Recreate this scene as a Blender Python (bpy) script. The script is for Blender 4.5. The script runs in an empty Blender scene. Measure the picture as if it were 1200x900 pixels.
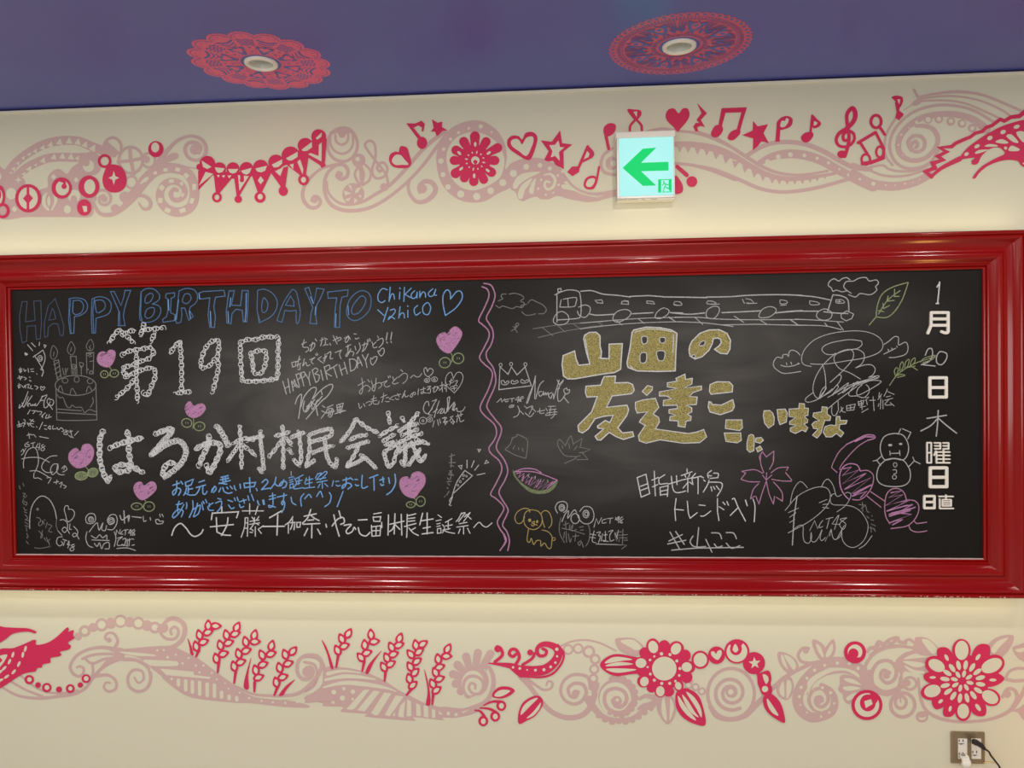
import bpy, math, random
from mathutils import Vector, Matrix
from mathutils.geometry import tessellate_polygon

S = bpy.context.scene
COL = S.collection
RND = random.Random(7)

# ------------------------------------------------------------------ camera
FPX = 860.0                       # focal length in pixels of the 1200x900 frame
CAM = Vector((0.0, -2.6, 1.60))
YAW, PITCH, ROLL = 0.06887, -0.01461, -0.01263
def _axes():
    cy, sy = math.cos(YAW), math.sin(YAW)
    r = Vector((cy, sy, 0)); f = Vector((-sy, cy, 0)); u = Vector((0, 0, 1))
    cp, sp = math.cos(PITCH), math.sin(PITCH)
    f, u = cp*f + sp*u, cp*u - sp*f
    cr, sr = math.cos(ROLL), math.sin(ROLL)
    r, u = cr*r + sr*u, cr*u - sr*r
    return r, u, f
AR, AU, AF = _axes()
cd = bpy.data.cameras.new('camera'); cam = bpy.data.objects.new('camera', cd); COL.objects.link(cam)
cd.sensor_fit = 'HORIZONTAL'; cd.sensor_width = 36.0; cd.lens = FPX/1200*36.0
cd.clip_start = 0.05
m = Matrix.Identity(4)
for i in range(3):
    m[i][0] = AR[i]; m[i][1] = AU[i]; m[i][2] = -AF[i]; m[i][3] = CAM[i]
cam.matrix_world = m
S.camera = cam

# ------------------------------------------------------------------ light
S.view_settings.view_transform = 'Standard'; S.view_settings.look = 'None'
S.view_settings.gamma = 1.0; S.view_settings.use_curve_mapping = False
S.view_settings.exposure = 0.0
wd = bpy.data.worlds.new('room_ambient'); S.world = wd; wd.use_nodes = True
wd.node_tree.nodes['Background'].inputs[0].default_value = (1.0, 0.93, 0.82, 1)
wd.node_tree.nodes['Background'].inputs[1].default_value = 0.15
CEIL = 2.600
def area(name, loc, rot, size, power, color):
    l = bpy.data.lights.new(name, 'AREA'); l.shape = 'DISK'; l.size = size; l.energy = power; l.color = color
    o = bpy.data.objects.new(name, l); o.location = loc; o.rotation_euler = rot; COL.objects.link(o); return o
WARM = (1.0, 0.94, 0.83)
for lx in (-3.75, -2.4, -1.05, 0.40, 1.75, 3.1):      # the row of ceiling downlights in front of the board
    area('downlight_lamp', (lx, -1.00, CEIL-0.02), (0, 0, 0), 0.11, 8.2, WARM)
for lx in (-3.4, -1.7, 0.0, 1.7, 3.4):                            # second row further into the room
    area('downlight_lamp', (lx, -2.3, CEIL-0.02), (0, 0, 0), 0.24, 10.0, WARM)
wl = bpy.data.lights.new('rear_fill_light', 'AREA'); wl.shape = 'RECTANGLE'; wl.size = 4.6; wl.size_y = 1.1; wl.energy = 78.0; wl.color = (1.0, .97, .93)
wo = bpy.data.objects.new('rear_fill_light', wl); wo.location = (-0.6, -4.95, 1.55); wo.rotation_euler = (math.pi/2, 0, 0); COL.objects.link(wo)   # added unseen rear source that brightens wall, ceiling and board
def led_strip(z, up, power):                             # indirect strips on the top and bottom edge of the board frame
    l = bpy.data.lights.new('led_strip', 'AREA'); l.shape = 'RECTANGLE'; l.size = 3.68; l.size_y = .03; l.energy = power; l.color = (1.0, .90, .56)
    o = bpy.data.objects.new('led_strip', l); o.location = (-.31, -.050, z); o.rotation_euler = (math.pi if up else 0, 0, 0); COL.objects.link(o)
led_strip(2.0600, True, 1.1); led_strip(0.8225, False, 1.25)
gl = bpy.data.lights.new('amber_lamp', 'POINT'); gl.energy = 4.0; gl.color = (1.0, .50, .12); gl.shadow_soft_size = .05
go = bpy.data.objects.new('amber_lamp', gl); go.location = (1.98, -0.16, 0.40); COL.objects.link(go)

# ------------------------------------------------------------------ helpers
def P(x, y, yp=0.0):
    """point of the photo (1200x900 frame) on the vertical plane y = yp"""
    d = AF*FPX + AR*(x-600) - AU*(y-450)
    t = (yp - CAM.y)/d.y
    return CAM + d*t
def PC(x, y, zp=CEIL):
    d = AF*FPX + AR*(x-600) - AU*(y-450)
    return CAM + d*((zp-CAM.z)/d.z)

def srgb(r, g, b):
    f = lambda c: (c/255/12.92) if c/255 <= .04045 else ((c/255+.055)/1.055)**2.4
    return (f(r), f(g), f(b), 1)
def mat(name, col, rough=.6, metal=0.0, spec=.5, emit=None, estr=0, coat=0):
    m_ = bpy.data.materials.new(name); m_.use_nodes = True
    b = m_.node_tree.nodes['Principled BSDF']
    b.inputs['Base Color'].default_value = col; b.inputs['Roughness'].default_value = rough
    b.inputs['Metallic'].default_value = metal; b.inputs['Specular IOR Level'].default_value = spec
    if emit: b.inputs['Emission Color'].default_value = emit; b.inputs['Emission Strength'].default_value = estr
    if coat: b.inputs['Coat Weight'].default_value = coat; b.inputs['Coat Roughness'].default_value = .12
    return m_
def noise_mix(m_, c1, c2, scale, lo, hi, detail=3, stretch=None, rough=None):
    nt = m_.node_tree; b = nt.nodes['Principled BSDF']
    tc = nt.nodes.new('ShaderNodeTexCoord'); n = nt.nodes.new('ShaderNodeTexNoise')
    n.inputs['Scale'].default_value = scale; n.inputs['Detail'].default_value = detail
    src = tc.outputs['Object']
    if stretch:
        mp = nt.nodes.new('ShaderNodeMapping'); mp.inputs['Scale'].default_value = stretch
        if len(stretch) > 3: pass
        nt.links.new(src, mp.inputs['Vector']); src = mp.outputs['Vector']
    nt.links.new(src, n.inputs['Vector'])
    r = nt.nodes.new('ShaderNodeValToRGB')
    r.color_ramp.elements[0].position = lo; r.color_ramp.elements[1].position = hi
    r.color_ramp.elements[0].color = c1; r.color_ramp.elements[1].color = c2
    nt.links.new(n.outputs['Fac'], r.inputs['Fac']); nt.links.new(r.outputs['Color'], b.inputs['Base Color'])
    return m_
def bump(m_, scale, strength, dist=.002, stretch=None):
    nt = m_.node_tree; b = nt.nodes['Principled BSDF']
    tc = nt.nodes.new('ShaderNodeTexCoord'); n = nt.nodes.new('ShaderNodeTexNoise'); n.inputs['Scale'].default_value = scale
    bp = nt.nodes.new('ShaderNodeBump'); bp.inputs['Strength'].default_value = strength; bp.inputs['Distance'].default_value = dist
    src = tc.outputs['Object']
    if stretch:
        mp = nt.nodes.new('ShaderNodeMapping'); mp.inputs['Scale'].default_value = stretch
        nt.links.new(src, mp.inputs['Vector']); src = mp.outputs['Vector']
    nt.links.new(src, n.inputs['Vector']); nt.links.new(n.outputs['Fac'], bp.inputs['Height']); nt.links.new(bp.outputs['Normal'], b.inputs['Normal'])
    return m_

CREAM = mat('wall_paint', (.70, .67, .51, 1), .75, spec=.2); bump(CREAM, 350, .05)
M = {
 'cream': CREAM,
 'pink': mat('pale_pink_vinyl', (.60, .41, .38, 1), .6, spec=.3),
 'red': mat('crimson_vinyl', (.65, .025, .10, 1), .5, spec=.3),
 'ceiling': mat('navy_ceiling_paint', (.078, .092, .38, 1), .34, spec=.5),
 'doily': mat('rose_vinyl', (.78, .13, .25, 1), .45, spec=.4),
 'doily2': mat('crimson_ceiling_vinyl', (.60, .07, .16, 1), .32, spec=.6),
 'lacquer': mat('red_lacquer', (.27, .0040, .0032, 1), .15, spec=.42),
 'dark': mat('shadow_gap', (.02, .018, .02, 1), .8),
 'white_plastic': mat('white_plastic', (.80, .77, .68, 1), .4),
 'grey_metal': mat('silver_housing', (.62, .60, .56, 1), .4, metal=.3),
 'black_plastic': mat('black_rubber', (.02, .017, .018, 1), .4),
 'steel': mat('brushed_steel_plate', (.36, .29, .19, 1), .38, metal=.85),
 'slot': mat('socket_slot', (.06, .045, .03, 1), .7),
 'yellow_wire': mat('yellow_wire', (.75, .55, .16, 1), .5),
 'reflector': mat('white_reflector', (.58, .59, .54, 1), .25, spec=.6),
 'floor': mat('floor_vinyl', (.48, .45, .42, 1), .5),
 'room': mat('room_paint', (.62, .59, .54, 1), .8),
 'panel': mat('exit_sign_panel', (.04, .07, .07, 1), .3, emit=(.46, .99, .95, 1), estr=.86, spec=.1),
 'exit_green': mat('exit_green', (.0, .05, .02, 1), .4, emit=(.0, .75, .17, 1), estr=.86, spec=.1),
 'bulb': mat('lamp_glass', (.9, .9, .85, 1), .3, emit=(1, .97, .90, 1), estr=1.1),
 'print': mat('grey_print', (.35, .31, .22, 1), .7),
 'letter': mat('white_cutout_letter', (.78, .74, .66, 1), .5),
}
def chalk(name, col, lo=.36, hi=.60, dark=(.020, .018, .016, 1), scale=900):
    m_ = mat(name, col, .95, spec=.05); noise_mix(m_, dark, col, scale, lo, hi, 2); return m_
M['w'] = chalk('white_chalk', (.66, .67, .685, 1), .28, .50)
M['wt'] = chalk('thin_white_chalk', (.475, .48, .485, 1), .26, .52)
M['g'] = chalk('faint_white_chalk', (.22, .215, .205, 1), .25, .52)
M['b'] = chalk('blue_chalk', (.19, .40, .74, 1), .28, .50)
M['bt'] = chalk('thin_blue_chalk', (.095, .19, .36, 1), .28, .52)
M['bg'] = chalk('faint_blue_chalk', (.07, .10, .16, 1), .28, .52)
M['p'] = chalk('pink_chalk', (.53, .25, .46, 1), .30, .52)
M['pt'] = chalk('thin_pink_chalk', (.48, .24, .39, 1), .28, .52)
M['gr'] = chalk('green_chalk', (.30, .36, .19, 1), .28, .52)
M['gf'] = chalk('rubbed_green_chalk', (.27, .33, .18, 1), .34, .62)
M['y'] = chalk('yellow_chalk', (.44, .38, .14, 1), .32, .62, (.07, .06, .03, 1), 420)
M['yt'] = chalk('thin_yellow_chalk', (.42, .33, .12, 1), .28, .52)
M['k'] = mat('clean_slate_mark', (.018, .016, .014, 1), .6)

def link(o, parent=None, off=None):
    COL.objects.link(o)
    if parent:
        o.parent = parent; L = parent.location.copy()
        o.matrix_parent_inverse = Matrix.Translation(-L)
    return o
def tag(o, label=None, cat=None, group=None, kind=None):
    if label: o['label'] = label
    if cat: o['category'] = cat
    if group: o['group'] = group
    if kind: o['kind'] = kind
    return o
def mesh_obj(name, verts, faces, mats, mi=None, parent=None, smooth=False):
    me = bpy.data.meshes.new(name); me.from_pydata([tuple(v) for v in verts], [], faces)
    for k in mats: me.materials.append(k)
    if mi:
        me.polygons.foreach_set('material_index', mi)
    if smooth:
        me.polygons.foreach_set('use_smooth', [True]*len(me.polygons))
    me.update()
    return link(bpy.data.objects.new(name, me), parent)
def empty(name, loc, label=None, cat=None, group=None):
    o = bpy.data.objects.new(name, None); o.location = loc; o.empty_display_size = .05
    COL.objects.link(o); return tag(o, label, cat, group)

def parse(s):
    """strokes split by '/'; '~' smooth, '=' closed smooth, '#' closed sharp"""
    out = []
    for st in s.split('/'):
        st = st.strip()
        if not st: continue
        k = ''
        if st[0] in '~=#': k = st[0]; st = st[1:]
        out.append((k, [tuple(float(v) for v in p.split(',')) for p in st.split()]))
    return out
def cr(pts, closed=False, n=6):
    """Catmull-Rom (centripetal-like, plain) through the points"""
    N = len(pts)
    if N < 3: return list(pts)
    out = []; rng = range(N) if closed else range(N-1)
    for i in rng:
        if closed: p0, p1, p2, p3 = pts[i-1], pts[i], pts[(i+1) % N], pts[(i+2) % N]
        else: p0, p1, p2, p3 = pts[max(i-1, 0)], pts[i], pts[i+1], pts[min(i+2, N-1)]
        for k in range(n):
            t = k/n; t2 = t*t; t3 = t2*t
            out.append(tuple(.5*(2*p1[a] + (p2[a]-p0[a])*t + (2*p0[a]-5*p1[a]+4*p2[a]-p3[a])*t2 + (3*p1[a]-p0[a]-3*p2[a]+p3[a])*t3) for a in (0, 1)))
    if not closed: out.append(pts[-1])
    return out

class Sheet:
    """flat marks on a plane (vinyl, paint, chalk): each new mark lies a hair above the one before"""
    def __init__(s, plane, tile=(0, 0, 1), base=.0006, step=4e-5, mp=None):
        s.wf = 1.0; s.plane = plane; s.tile = tile; s.h = base; s.step = step
        s.v = []; s.f = []; s.mi = []; s.mk = []; s.mp = mp
    def T(s, x, y, k): s.tile = (x, y, k); return s
    def X(s, p, h):
        if s.mp: return s.mp(p, h)
        x0, y0, k = s.tile
        return P(x0+p[0]/k, y0+p[1]/k, s.plane) + Vector((0, -h, 0))
    def m(s, k):
        if k not in s.mk: s.mk.append(k)
        return s.mk.index(k)
    def poly(s, k, pts):
        s.h += s.step; b = len(s.v)
        s.v += [s.X(p, s.h + 5e-6*i/len(pts)) for i, p in enumerate(pts)]
        mi = s.m(k)
        a = [Vector((p[0], p[1], 0)) for p in pts]
        for t in tessellate_polygon([a]):
            q = [s.v[b+i] for i in t]
            n = (q[1]-q[0]).cross(q[2]-q[0])
            fl = (n.z > 0) if s.mp else (n.y > 0)
            s.f.append(tuple(b+i for i in (reversed(t) if fl else t))); s.mi.append(mi)
    def fill(s, k, d):            # smooth closed fill(s)
        for _, p in parse(d): s.poly(k, cr(p, True, 5))
        return s
    def sharp(s, k, d):
        for _, p in parse(d): s.poly(k, p)
        return s
    def ell(s, k, cx, cy, rx, ry=None, rot=0, n=22):
        ry = ry or rx; c, q = math.cos(math.radians(rot)), math.sin(math.radians(rot))
        s.poly(k, [(cx+rx*math.cos(a)*c-ry*math.sin(a)*q, cy+rx*math.cos(a)*q+ry*math.sin(a)*c) for a in [2*math.pi*i/n for i in range(n)]])
        return s
    def dots(s, k, lst):
        for t in lst: s.ell(k, *t, n=12) if len(t) < 4 else s.ell(k, t[0], t[1], t[2], t[3], *(t[4:]), n=12)
        return s
    def ribbon(s, k, pts, w0, w1=None, closed=False, ws=None, cap=True):
        """stroke of width w0..w1 (tile units) along pts"""
        q = []
        for p in pts:
            if not q or abs(p[0]-q[-1][0])+abs(p[1]-q[-1][1]) > 1e-4: q.append(p)
        pts = q; N = len(pts)
        if N < 2: return
        w1 = w0 if w1 is None else w1
        w0 *= s.wf; w1 *= s.wf
        if ws: ws = [w*s.wf for w in ws]
        s.h += s.step; mi = s.m(k); b = len(s.v)
        L = [0]
        for i in range(1, N): L.append(L[-1]+math.hypot(pts[i][0]-pts[i-1][0], pts[i][1]-pts[i-1][1]))
        tot = L[-1] or 1
        for i in range(N):
            if closed: a, c = pts[i-1], pts[(i+1) % N]
            else: a, c = pts[max(i-1, 0)], pts[min(i+1, N-1)]
            p = pts[i]
            d1 = Vector((p[0]-a[0], p[1]-a[1])); d2 = Vector((c[0]-p[0], c[1]-p[1]))
            if d1.length < 1e-6: d1 = d2
            if d2.length < 1e-6: d2 = d1
            d1 = d1.normalized(); d2 = d2.normalized(); t = d1+d2
            if t.length < .25: t = d2
            t = t.normalized(); n = Vector((-t.y, t.x))
            cosh = max(.6, n.dot(Vector((-d2.y, d2.x))))
            f = L[i]/tot
            if ws:
                g = f*(len(ws)-1); j = min(int(g), len(ws)-2); w = ws[j]+(ws[j+1]-ws[j])*(g-j)
            else: w = w0+(w1-w0)*f
            w = w/2/cosh
            hh = s.h + 8e-6*i/N
            s.v.append(s.X((p[0]+n.x*w, p[1]+n.y*w), hh)); s.v.append(s.X((p[0]-n.x*w, p[1]-n.y*w), hh))
        R = range(N) if closed else range(N-1)
        for i in R:
            j = (i+1) % N
            s.f.append((b+2*i, b+2*i+1, b+2*j+1, b+2*j)); s.mi.append(mi)
        if cap and not closed:
            for e, nb, w in ((0, 1, (ws[0] if ws else w0)), (N-1, N-2, (ws[-1] if ws else w1))):
                d = Vector((pts[e][0]-pts[nb][0], pts[e][1]-pts[nb][1])).normalized(); n = Vector((-d.y, d.x)); r = w/2
                c0 = len(s.v); hh = s.h + 8e-6*e/N
                for a in range(7):
                    an = -math.pi/2 + math.pi*a/6
                    q = Vector(pts[e]) + d*math.cos(an)*r + n*math.sin(an)*r
                    s.v.append(s.X((q.x, q.y), hh))
                s.f.append(tuple(range(c0, c0+7))); s.mi.append(mi)
    def st(s, k, d, w0, w1=None, ws=None):      # strokes given as text
        for kind, p in parse(d):
            if kind == '~': s.ribbon(k, cr(p), w0, w1, ws=ws)
            elif kind == '=': s.ribbon(k, cr(p, True), w0, w1, True, ws=ws)
            elif kind == '#': s.ribbon(k, p, w0, w1, True, ws=ws)
            else: s.ribbon(k, p, w0, w1, ws=ws)
        return s
    def ring(s, k, cx, cy, r, w, ry=None):
        ry = ry or r
        s.ribbon(k, [(cx+r*math.cos(2*math.pi*i/26), cy+ry*math.sin(2*math.pi*i/26)) for i in range(26)], w, None, True); return s
    def spiral(s, k, cx, cy, r0, r1, a0, turns, w0, w1):
        n = int(abs(turns)*22)
        s.ribbon(k, [(cx+(r0+(r1-r0)*i/n)*math.cos(math.radians(a0)+2*math.pi*turns*i/n), cy+(r0+(r1-r0)*i/n)*math.sin(math.radians(a0)+2*math.pi*turns*i/n)) for i in range(n+1)], w0, w1); return s
    def star(s, k, cx, cy, r, r2, n=5, rot=-90):
        s.poly(k, [(cx+(r if i % 2 == 0 else r2)*math.cos(math.radians(rot+180*i/n)), cy+(r if i % 2 == 0 else r2)*math.sin(math.radians(rot+180*i/n))) for i in range(2*n)]); return s
    def petal(s, k, cx, cy, tx, ty, w, a=.0):
        """rounded petal from (cx,cy) to the tip"""
        d = Vector((tx-cx, ty-cy)); L = d.length; d /= L; n = Vector((-d.y, d.x)); r = w/2
        pts = [(cx+n.x*r*.5, cy+n.y*r*.5)]
        for i in range(9):
            an = math.pi/2 - math.pi*i/8
            q = Vector((cx, cy)) + d*(L-r+math.cos(an)*r) + n*math.sin(an)*r
            pts.append((q.x, q.y))
        pts.append((cx-n.x*r*.5, cy-n.y*r*.5)); s.poly(k, pts); return s
    def done(s, name, label=None, cat=None, group=None, parent=None):
        o = mesh_obj(name, s.v, s.f, [M[k] for k in s.mk], s.mi, parent)
        return tag(o, label, cat, group)
    def chain(s, k, pts, r, pitch, w, seed=0, passes=1):
        """little loops scribbled along a path (photo pixels)"""
        rn = random.Random(seed)
        for ps in range(passes):
            path = cr(pts, False, 10) if len(pts) > 2 else [tuple(pts[0][a]+(pts[1][a]-pts[0][a])*i/10 for a in (0, 1)) for i in range(11)]
            L = [0]
            for i in range(1, len(path)): L.append(L[-1]+math.hypot(path[i][0]-path[i-1][0], path[i][1]-path[i-1][1]))
            tot = L[-1]; nst = max(12, int(tot/pitch*11)); out = []; j = 0; ph = rn.uniform(0, 6.28)
            for i in range(nst+1):
                d = tot*i/nst
                while j < len(L)-2 and L[j+1] < d: j += 1
                f = (d-L[j])/max(1e-6, L[j+1]-L[j])
                x = path[j][0]+(path[j+1][0]-path[j][0])*f; y = path[j][1]+(path[j+1][1]-path[j][1])*f
                th = ph + (1 if ps == 0 else -1)*2*math.pi*d/pitch
                rr = r*(.85+.3*math.sin(d*.7+ph)+rn.uniform(-.12, .12))
                out.append((x+rr*math.cos(th), y+rr*math.sin(th)))
            s.ribbon(k, out, w)
        return s

# ------------------------------------------------------------------ room
def box_bm(x0, x1, y0, y1, z0, z1):
    v = [(x, y, z) for x in (x0, x1) for y in (y0, y1) for z in (z0, z1)]
    f = [(0, 1, 3, 2), (4, 6, 7, 5), (0, 4, 5, 1), (2, 3, 7, 6), (0, 2, 6, 4), (1, 5, 7, 3)]
    return v, f
def struct(name, x0, x1, y0, y1, z0, z1, m_):
    v, f = box_bm(x0, x1, y0, y1, z0, z1)
    return tag(mesh_obj(name, v, f, [m_]), kind='structure')
XL, XR, YB = -4.6, 4.4, -5.0
struct('wall_front', XL, XR, 0, .12, 0, CEIL-.007, CREAM)
struct('wall_left', XL-.1, XL, YB, .12, 0, CEIL, M['room'])
struct('wall_right', XR, XR+.1, YB, .12, 0, CEIL, M['room'])
struct('wall_rear', XL, XR, YB-.1, YB, 0, CEIL, M['room'])
struct('floor', XL, XR, YB, .12, -.06, 0, M['floor'])
struct('trim_1', XL, XR, .004, .12, CEIL-.007, CEIL, M['dark'])      # thin shadow gap where wall meets ceiling
struct('added_halo_strip', XL, XR, -.006, .0, CEIL-.013, CEIL-.007, M['white_plastic'])   # added pale strip imitating the bright halo line along the ceiling edge

LAMPS = [(PC(306, 74)), (PC(796, 54))]
LAMP_R = .049
# ceiling with the two round holes of the recessed lamps
outer = [Vector((XL, YB, 0)), Vector((XR, YB, 0)), Vector((XR, .12, 0)), Vector((XL, .12, 0))]
loops = [outer]
for c in LAMPS:
    loops.append([Vector((c.x+LAMP_R*math.cos(2*math.pi*i/40), c.y+LAMP_R*math.sin(2*math.pi*i/40), 0)) for i in range(40)])
flat = [p for l in loops for p in l]
tri = tessellate_polygon(loops)
cv = [(p.x, p.y, CEIL) for p in flat]; nf = len(cv)
cv += [(p.x, p.y, CEIL+.02) for p in flat]
cf = []
for t in tri:
    a, b, c = (Vector(cv[i]) for i in t)
    if (b-a).cross(c-a).z > 0: t = t[::-1]
    cf.append(tuple(t)); cf.append(tuple(nf+i for i in reversed(t)))
base = 0
for l in loops:
    n = len(l)
    for i in range(n):
        j = (i+1) % n; cf.append((base+i, base+j, nf+base+j, nf+base+i))
    base += n
tag(mesh_obj('ceiling', cv, cf, [M['ceiling']]), kind='structure')

def lathe(name, prof, c, m_, parent, n=40, smooth=True):
    v = []; f = []
    for r, z in prof:
        for i in range(n):
            a = 2*math.pi*i/n; v.append((c.x+r*math.cos(a), c.y+r*math.sin(a), c.z+z))
    for k in range(len(prof)-1):
        for i in range(n):
            j = (i+1) % n; f.append((k*n+i, k*n+j, (k+1)*n+j, (k+1)*n+i))
    return mesh_obj(name, v, f, [m_], None, parent, smooth)
def downlight(c, label):
    root = empty('ceiling_downlight', c, label, 'ceiling light', 'recessed lamps in the ceiling')
    lathe('trim_ring', [(0.0371, .010), (0.0371, -.004), (0.0411, -.008), (0.0474, -.008), (0.0514, -.005), (0.0521, .0)], c, M['white_plastic'], root)
    lathe('reflector', [(0.0371, -.003), (0.0355, .006), (0.0324, .018), (0.0284, .028), (0.0253, .034)], c, M['reflector'], root)
    lathe('reflector_step', [(0.0253, .034), (0.0229, .034), (0.0213, .048), (0.0190, .058)], c, M['reflector'], root)
    lathe('lamp', [(0.0190, .058), (0.0174, .052), (0.0111, .048), (0.0004, .046)], c, M['bulb'], root)
    lathe('can', [(0.0482, .0), (0.0482, .09), (0.0008, .09)], c, M['grey_metal'], root)
downlight(LAMPS[0], 'round recessed downlight in the middle of the scalloped pink ceiling rosette')
downlight(LAMPS[1], 'round recessed downlight in the middle of the lacy crimson ceiling rosette')

# ---- paper-lace rosettes on the ceiling (polar drawings around the lamps)
def ceil_map(c, R, rot):
    q, s_ = math.cos(rot), math.sin(rot)
    def f(p, h): return Vector((c.x+R*(p[0]*q-p[1]*s_), c.y+R*(p[0]*s_+p[1]*q), CEIL-h))
    return f
def pol(r, a): return (r*math.cos(a), r*math.sin(a))
TAU = 2*math.pi
def rosette_scalloped(c):
    s = Sheet(0, base=.0002, step=4e-6, mp=ceil_map(c, .219, .1))
    n = 16; k = 'doily'; bl = 'ceiling'
    for i in range(n):
        a = TAU*i/n; x, y = pol(.80, a)
        pts = []
        for j in range(36):
            t = TAU*j/36; rr = .195*(1+.025*math.cos(j*math.pi)); pts.append((x+rr*math.cos(t), y+rr*math.sin(t)))
        s.poly(k, pts)
    s.ribbon(k, [pol(.5575, TAU*i/64) for i in range(64)], .545, closed=True)
    for i in range(n):
        a = TAU*i/n
        # thin cut line round every scallop and a triad of pin-pricks
        x, y = pol(.80, a)
        s.ribbon(bl, [(x+.150*math.cos(a-1.5+3.0*j/14), y+.150*math.sin(a-1.5+3.0*j/14)) for j in range(15)], .012)
        for d in (-.09, 0, .09):
            px, py = pol(.86+(.02 if d == 0 else 0), a+d*1.2); s.ell(bl, px, py, .011, n=6)
        # wavy bands or closed lips under the scallop
        if i % 2 == 0:
            for w in range(4):
                r0 = .60+.052*w
                s.ribbon(bl, [pol(r0+.018*math.sin(j*.9), a-.15+.30*j/14) for j in range(15)], .020)
        else:
            s.ribbon(bl, [pol(.76-.055*math.sin(math.pi*j/10), a-.16+.32*j/10) for j in range(11)], .035)
            s.ribbon(bl, [pol(.69-.055*math.sin(math.pi*j/10), a-.15+.30*j/10) for j in range(11)], .022)
            s.ribbon(bl, [pol(.62-.04*math.sin(math.pi*j/10), a-.14+.28*j/10) for j in range(11)], .016)
    for i in range(8):
        a = TAU*(i+.5)/8
        # cut-out wedge holding a heart, with a toothed rim
        pts = [pol(.31, a-.06), pol(.40, a-.16), pol(.43, a-.14), pol(.50, a-.235), pol(.57, a-.20), pol(.54, a-.10), pol(.575, a), pol(.54, a+.10), pol(.57, a+.20), pol(.50, a+.235), pol(.43, a+.14), pol(.40, a+.16), pol(.31, a+.06)]
        s.poly(bl, pts)
        for sg in (-1, 1):
            x, y = pol(.49, a+sg*.07); s.ell(k, x, y, .040, n=10)
        s.poly(k, [pol(.385, a), pol(.475, a-.138), pol(.50, a), pol(.475, a+.138)])
        a2 = TAU*i/8
        for r0 in (.40, .52):
            x, y = pol(r0, a2); s.star(bl, x, y, .028, .012, 4, math.degrees(a2))
        for sg in (-1, 1):
            for q in range(5):
                x, y = pol(.30+.06*q, a2+sg*(.09+.018*q)); s.ell(bl, x, y, .009, n=5)
    for i in range(32):
        x, y = pol(.325, TAU*i/32); s.ell(bl, x, y, .010, n=5)
    return s
def rosette_lacy(c):
    s = Sheet(0, base=.0002, step=4e-6, mp=ceil_map(c, .219, .2))
    k = 'doily2'; bl = 'ceiling'
    s.ribbon(k, [pol(.5875, TAU*i/72) for i in range(72)], .605, closed=True)
    n = 56
    for i in range(n):
        a = TAU*i/n; x, y = pol(.925, a); s.ell(k, x, y, .058, n=12)
    for i in range(n):
        a = TAU*i/n; x, y = pol(.925, a); s.ell(bl, x, y, .028, n=10)
    for i in range(n*2):
        a = TAU*i/(n*2); s.ribbon(bl, [pol(.815, a), pol(.870, a)], .017, cap=False)
    s.ribbon(bl, [pol(.795, TAU*i/72) for i in range(72)], .010, closed=True)
    for i in range(8):
        a = TAU*i/8
        # leaf-shaped openings between eight fans
        s.poly(bl, cr([pol(.44, a), pol(.58, a-.16), pol(.74, a-.17), pol(.70, a-.05), pol(.77, a), pol(.70, a+.05), pol(.74, a+.17), pol(.58, a+.16)], True, 4))
        s.poly(k, cr([pol(.52, a), pol(.63, a-.09), pol(.72, a), pol(.63, a+.09)], True, 4))
        x, y = pol(.63, a); s.ell(bl, x, y, .035, n=10)
        b = a + TAU/16
        for q in range(4):
            w = .05+.055*q
            for sg in (-1, 1):
                s.ribbon(bl, [pol(.50+.26*t/8, b+sg*w*(.25+.75*math.sin(t/8*1.5))) for t in range(9)], .015, cap=False)
        s.poly(bl, [pol(.40, a-.14), pol(.46, a-.05), pol(.40, a-.02)]); s.poly(bl, [pol(.40, a+.14), pol(.46, a+.05), pol(.40, a+.02)])
        for sg in (-1, 1):
            s.poly(bl, cr([pol(.46, b+sg*.06), pol(.56, b+sg*.17), pol(.52, b+sg*.20), pol(.44, b+sg*.13)], True, 3))
    for i in range(48):
        a = TAU*i/48; s.ribbon(bl, [pol(.345, a), pol(.385, a)], .014, cap=False)
    s.ribbon(bl, [pol(.335, TAU*i/60) for i in range(60)], .012, closed=True)
    return s
rosette_scalloped(LAMPS[0]).done('ceiling_rosette', 'rose pink paper-lace rosette with scalloped edge on the navy ceiling', 'ceiling decal', 'rosettes on the ceiling')
rosette_lacy(LAMPS[1]).done('ceiling_rosette', 'crimson lace rosette with looped rim on the navy ceiling', 'ceiling decal', 'rosettes on the ceiling')

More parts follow.
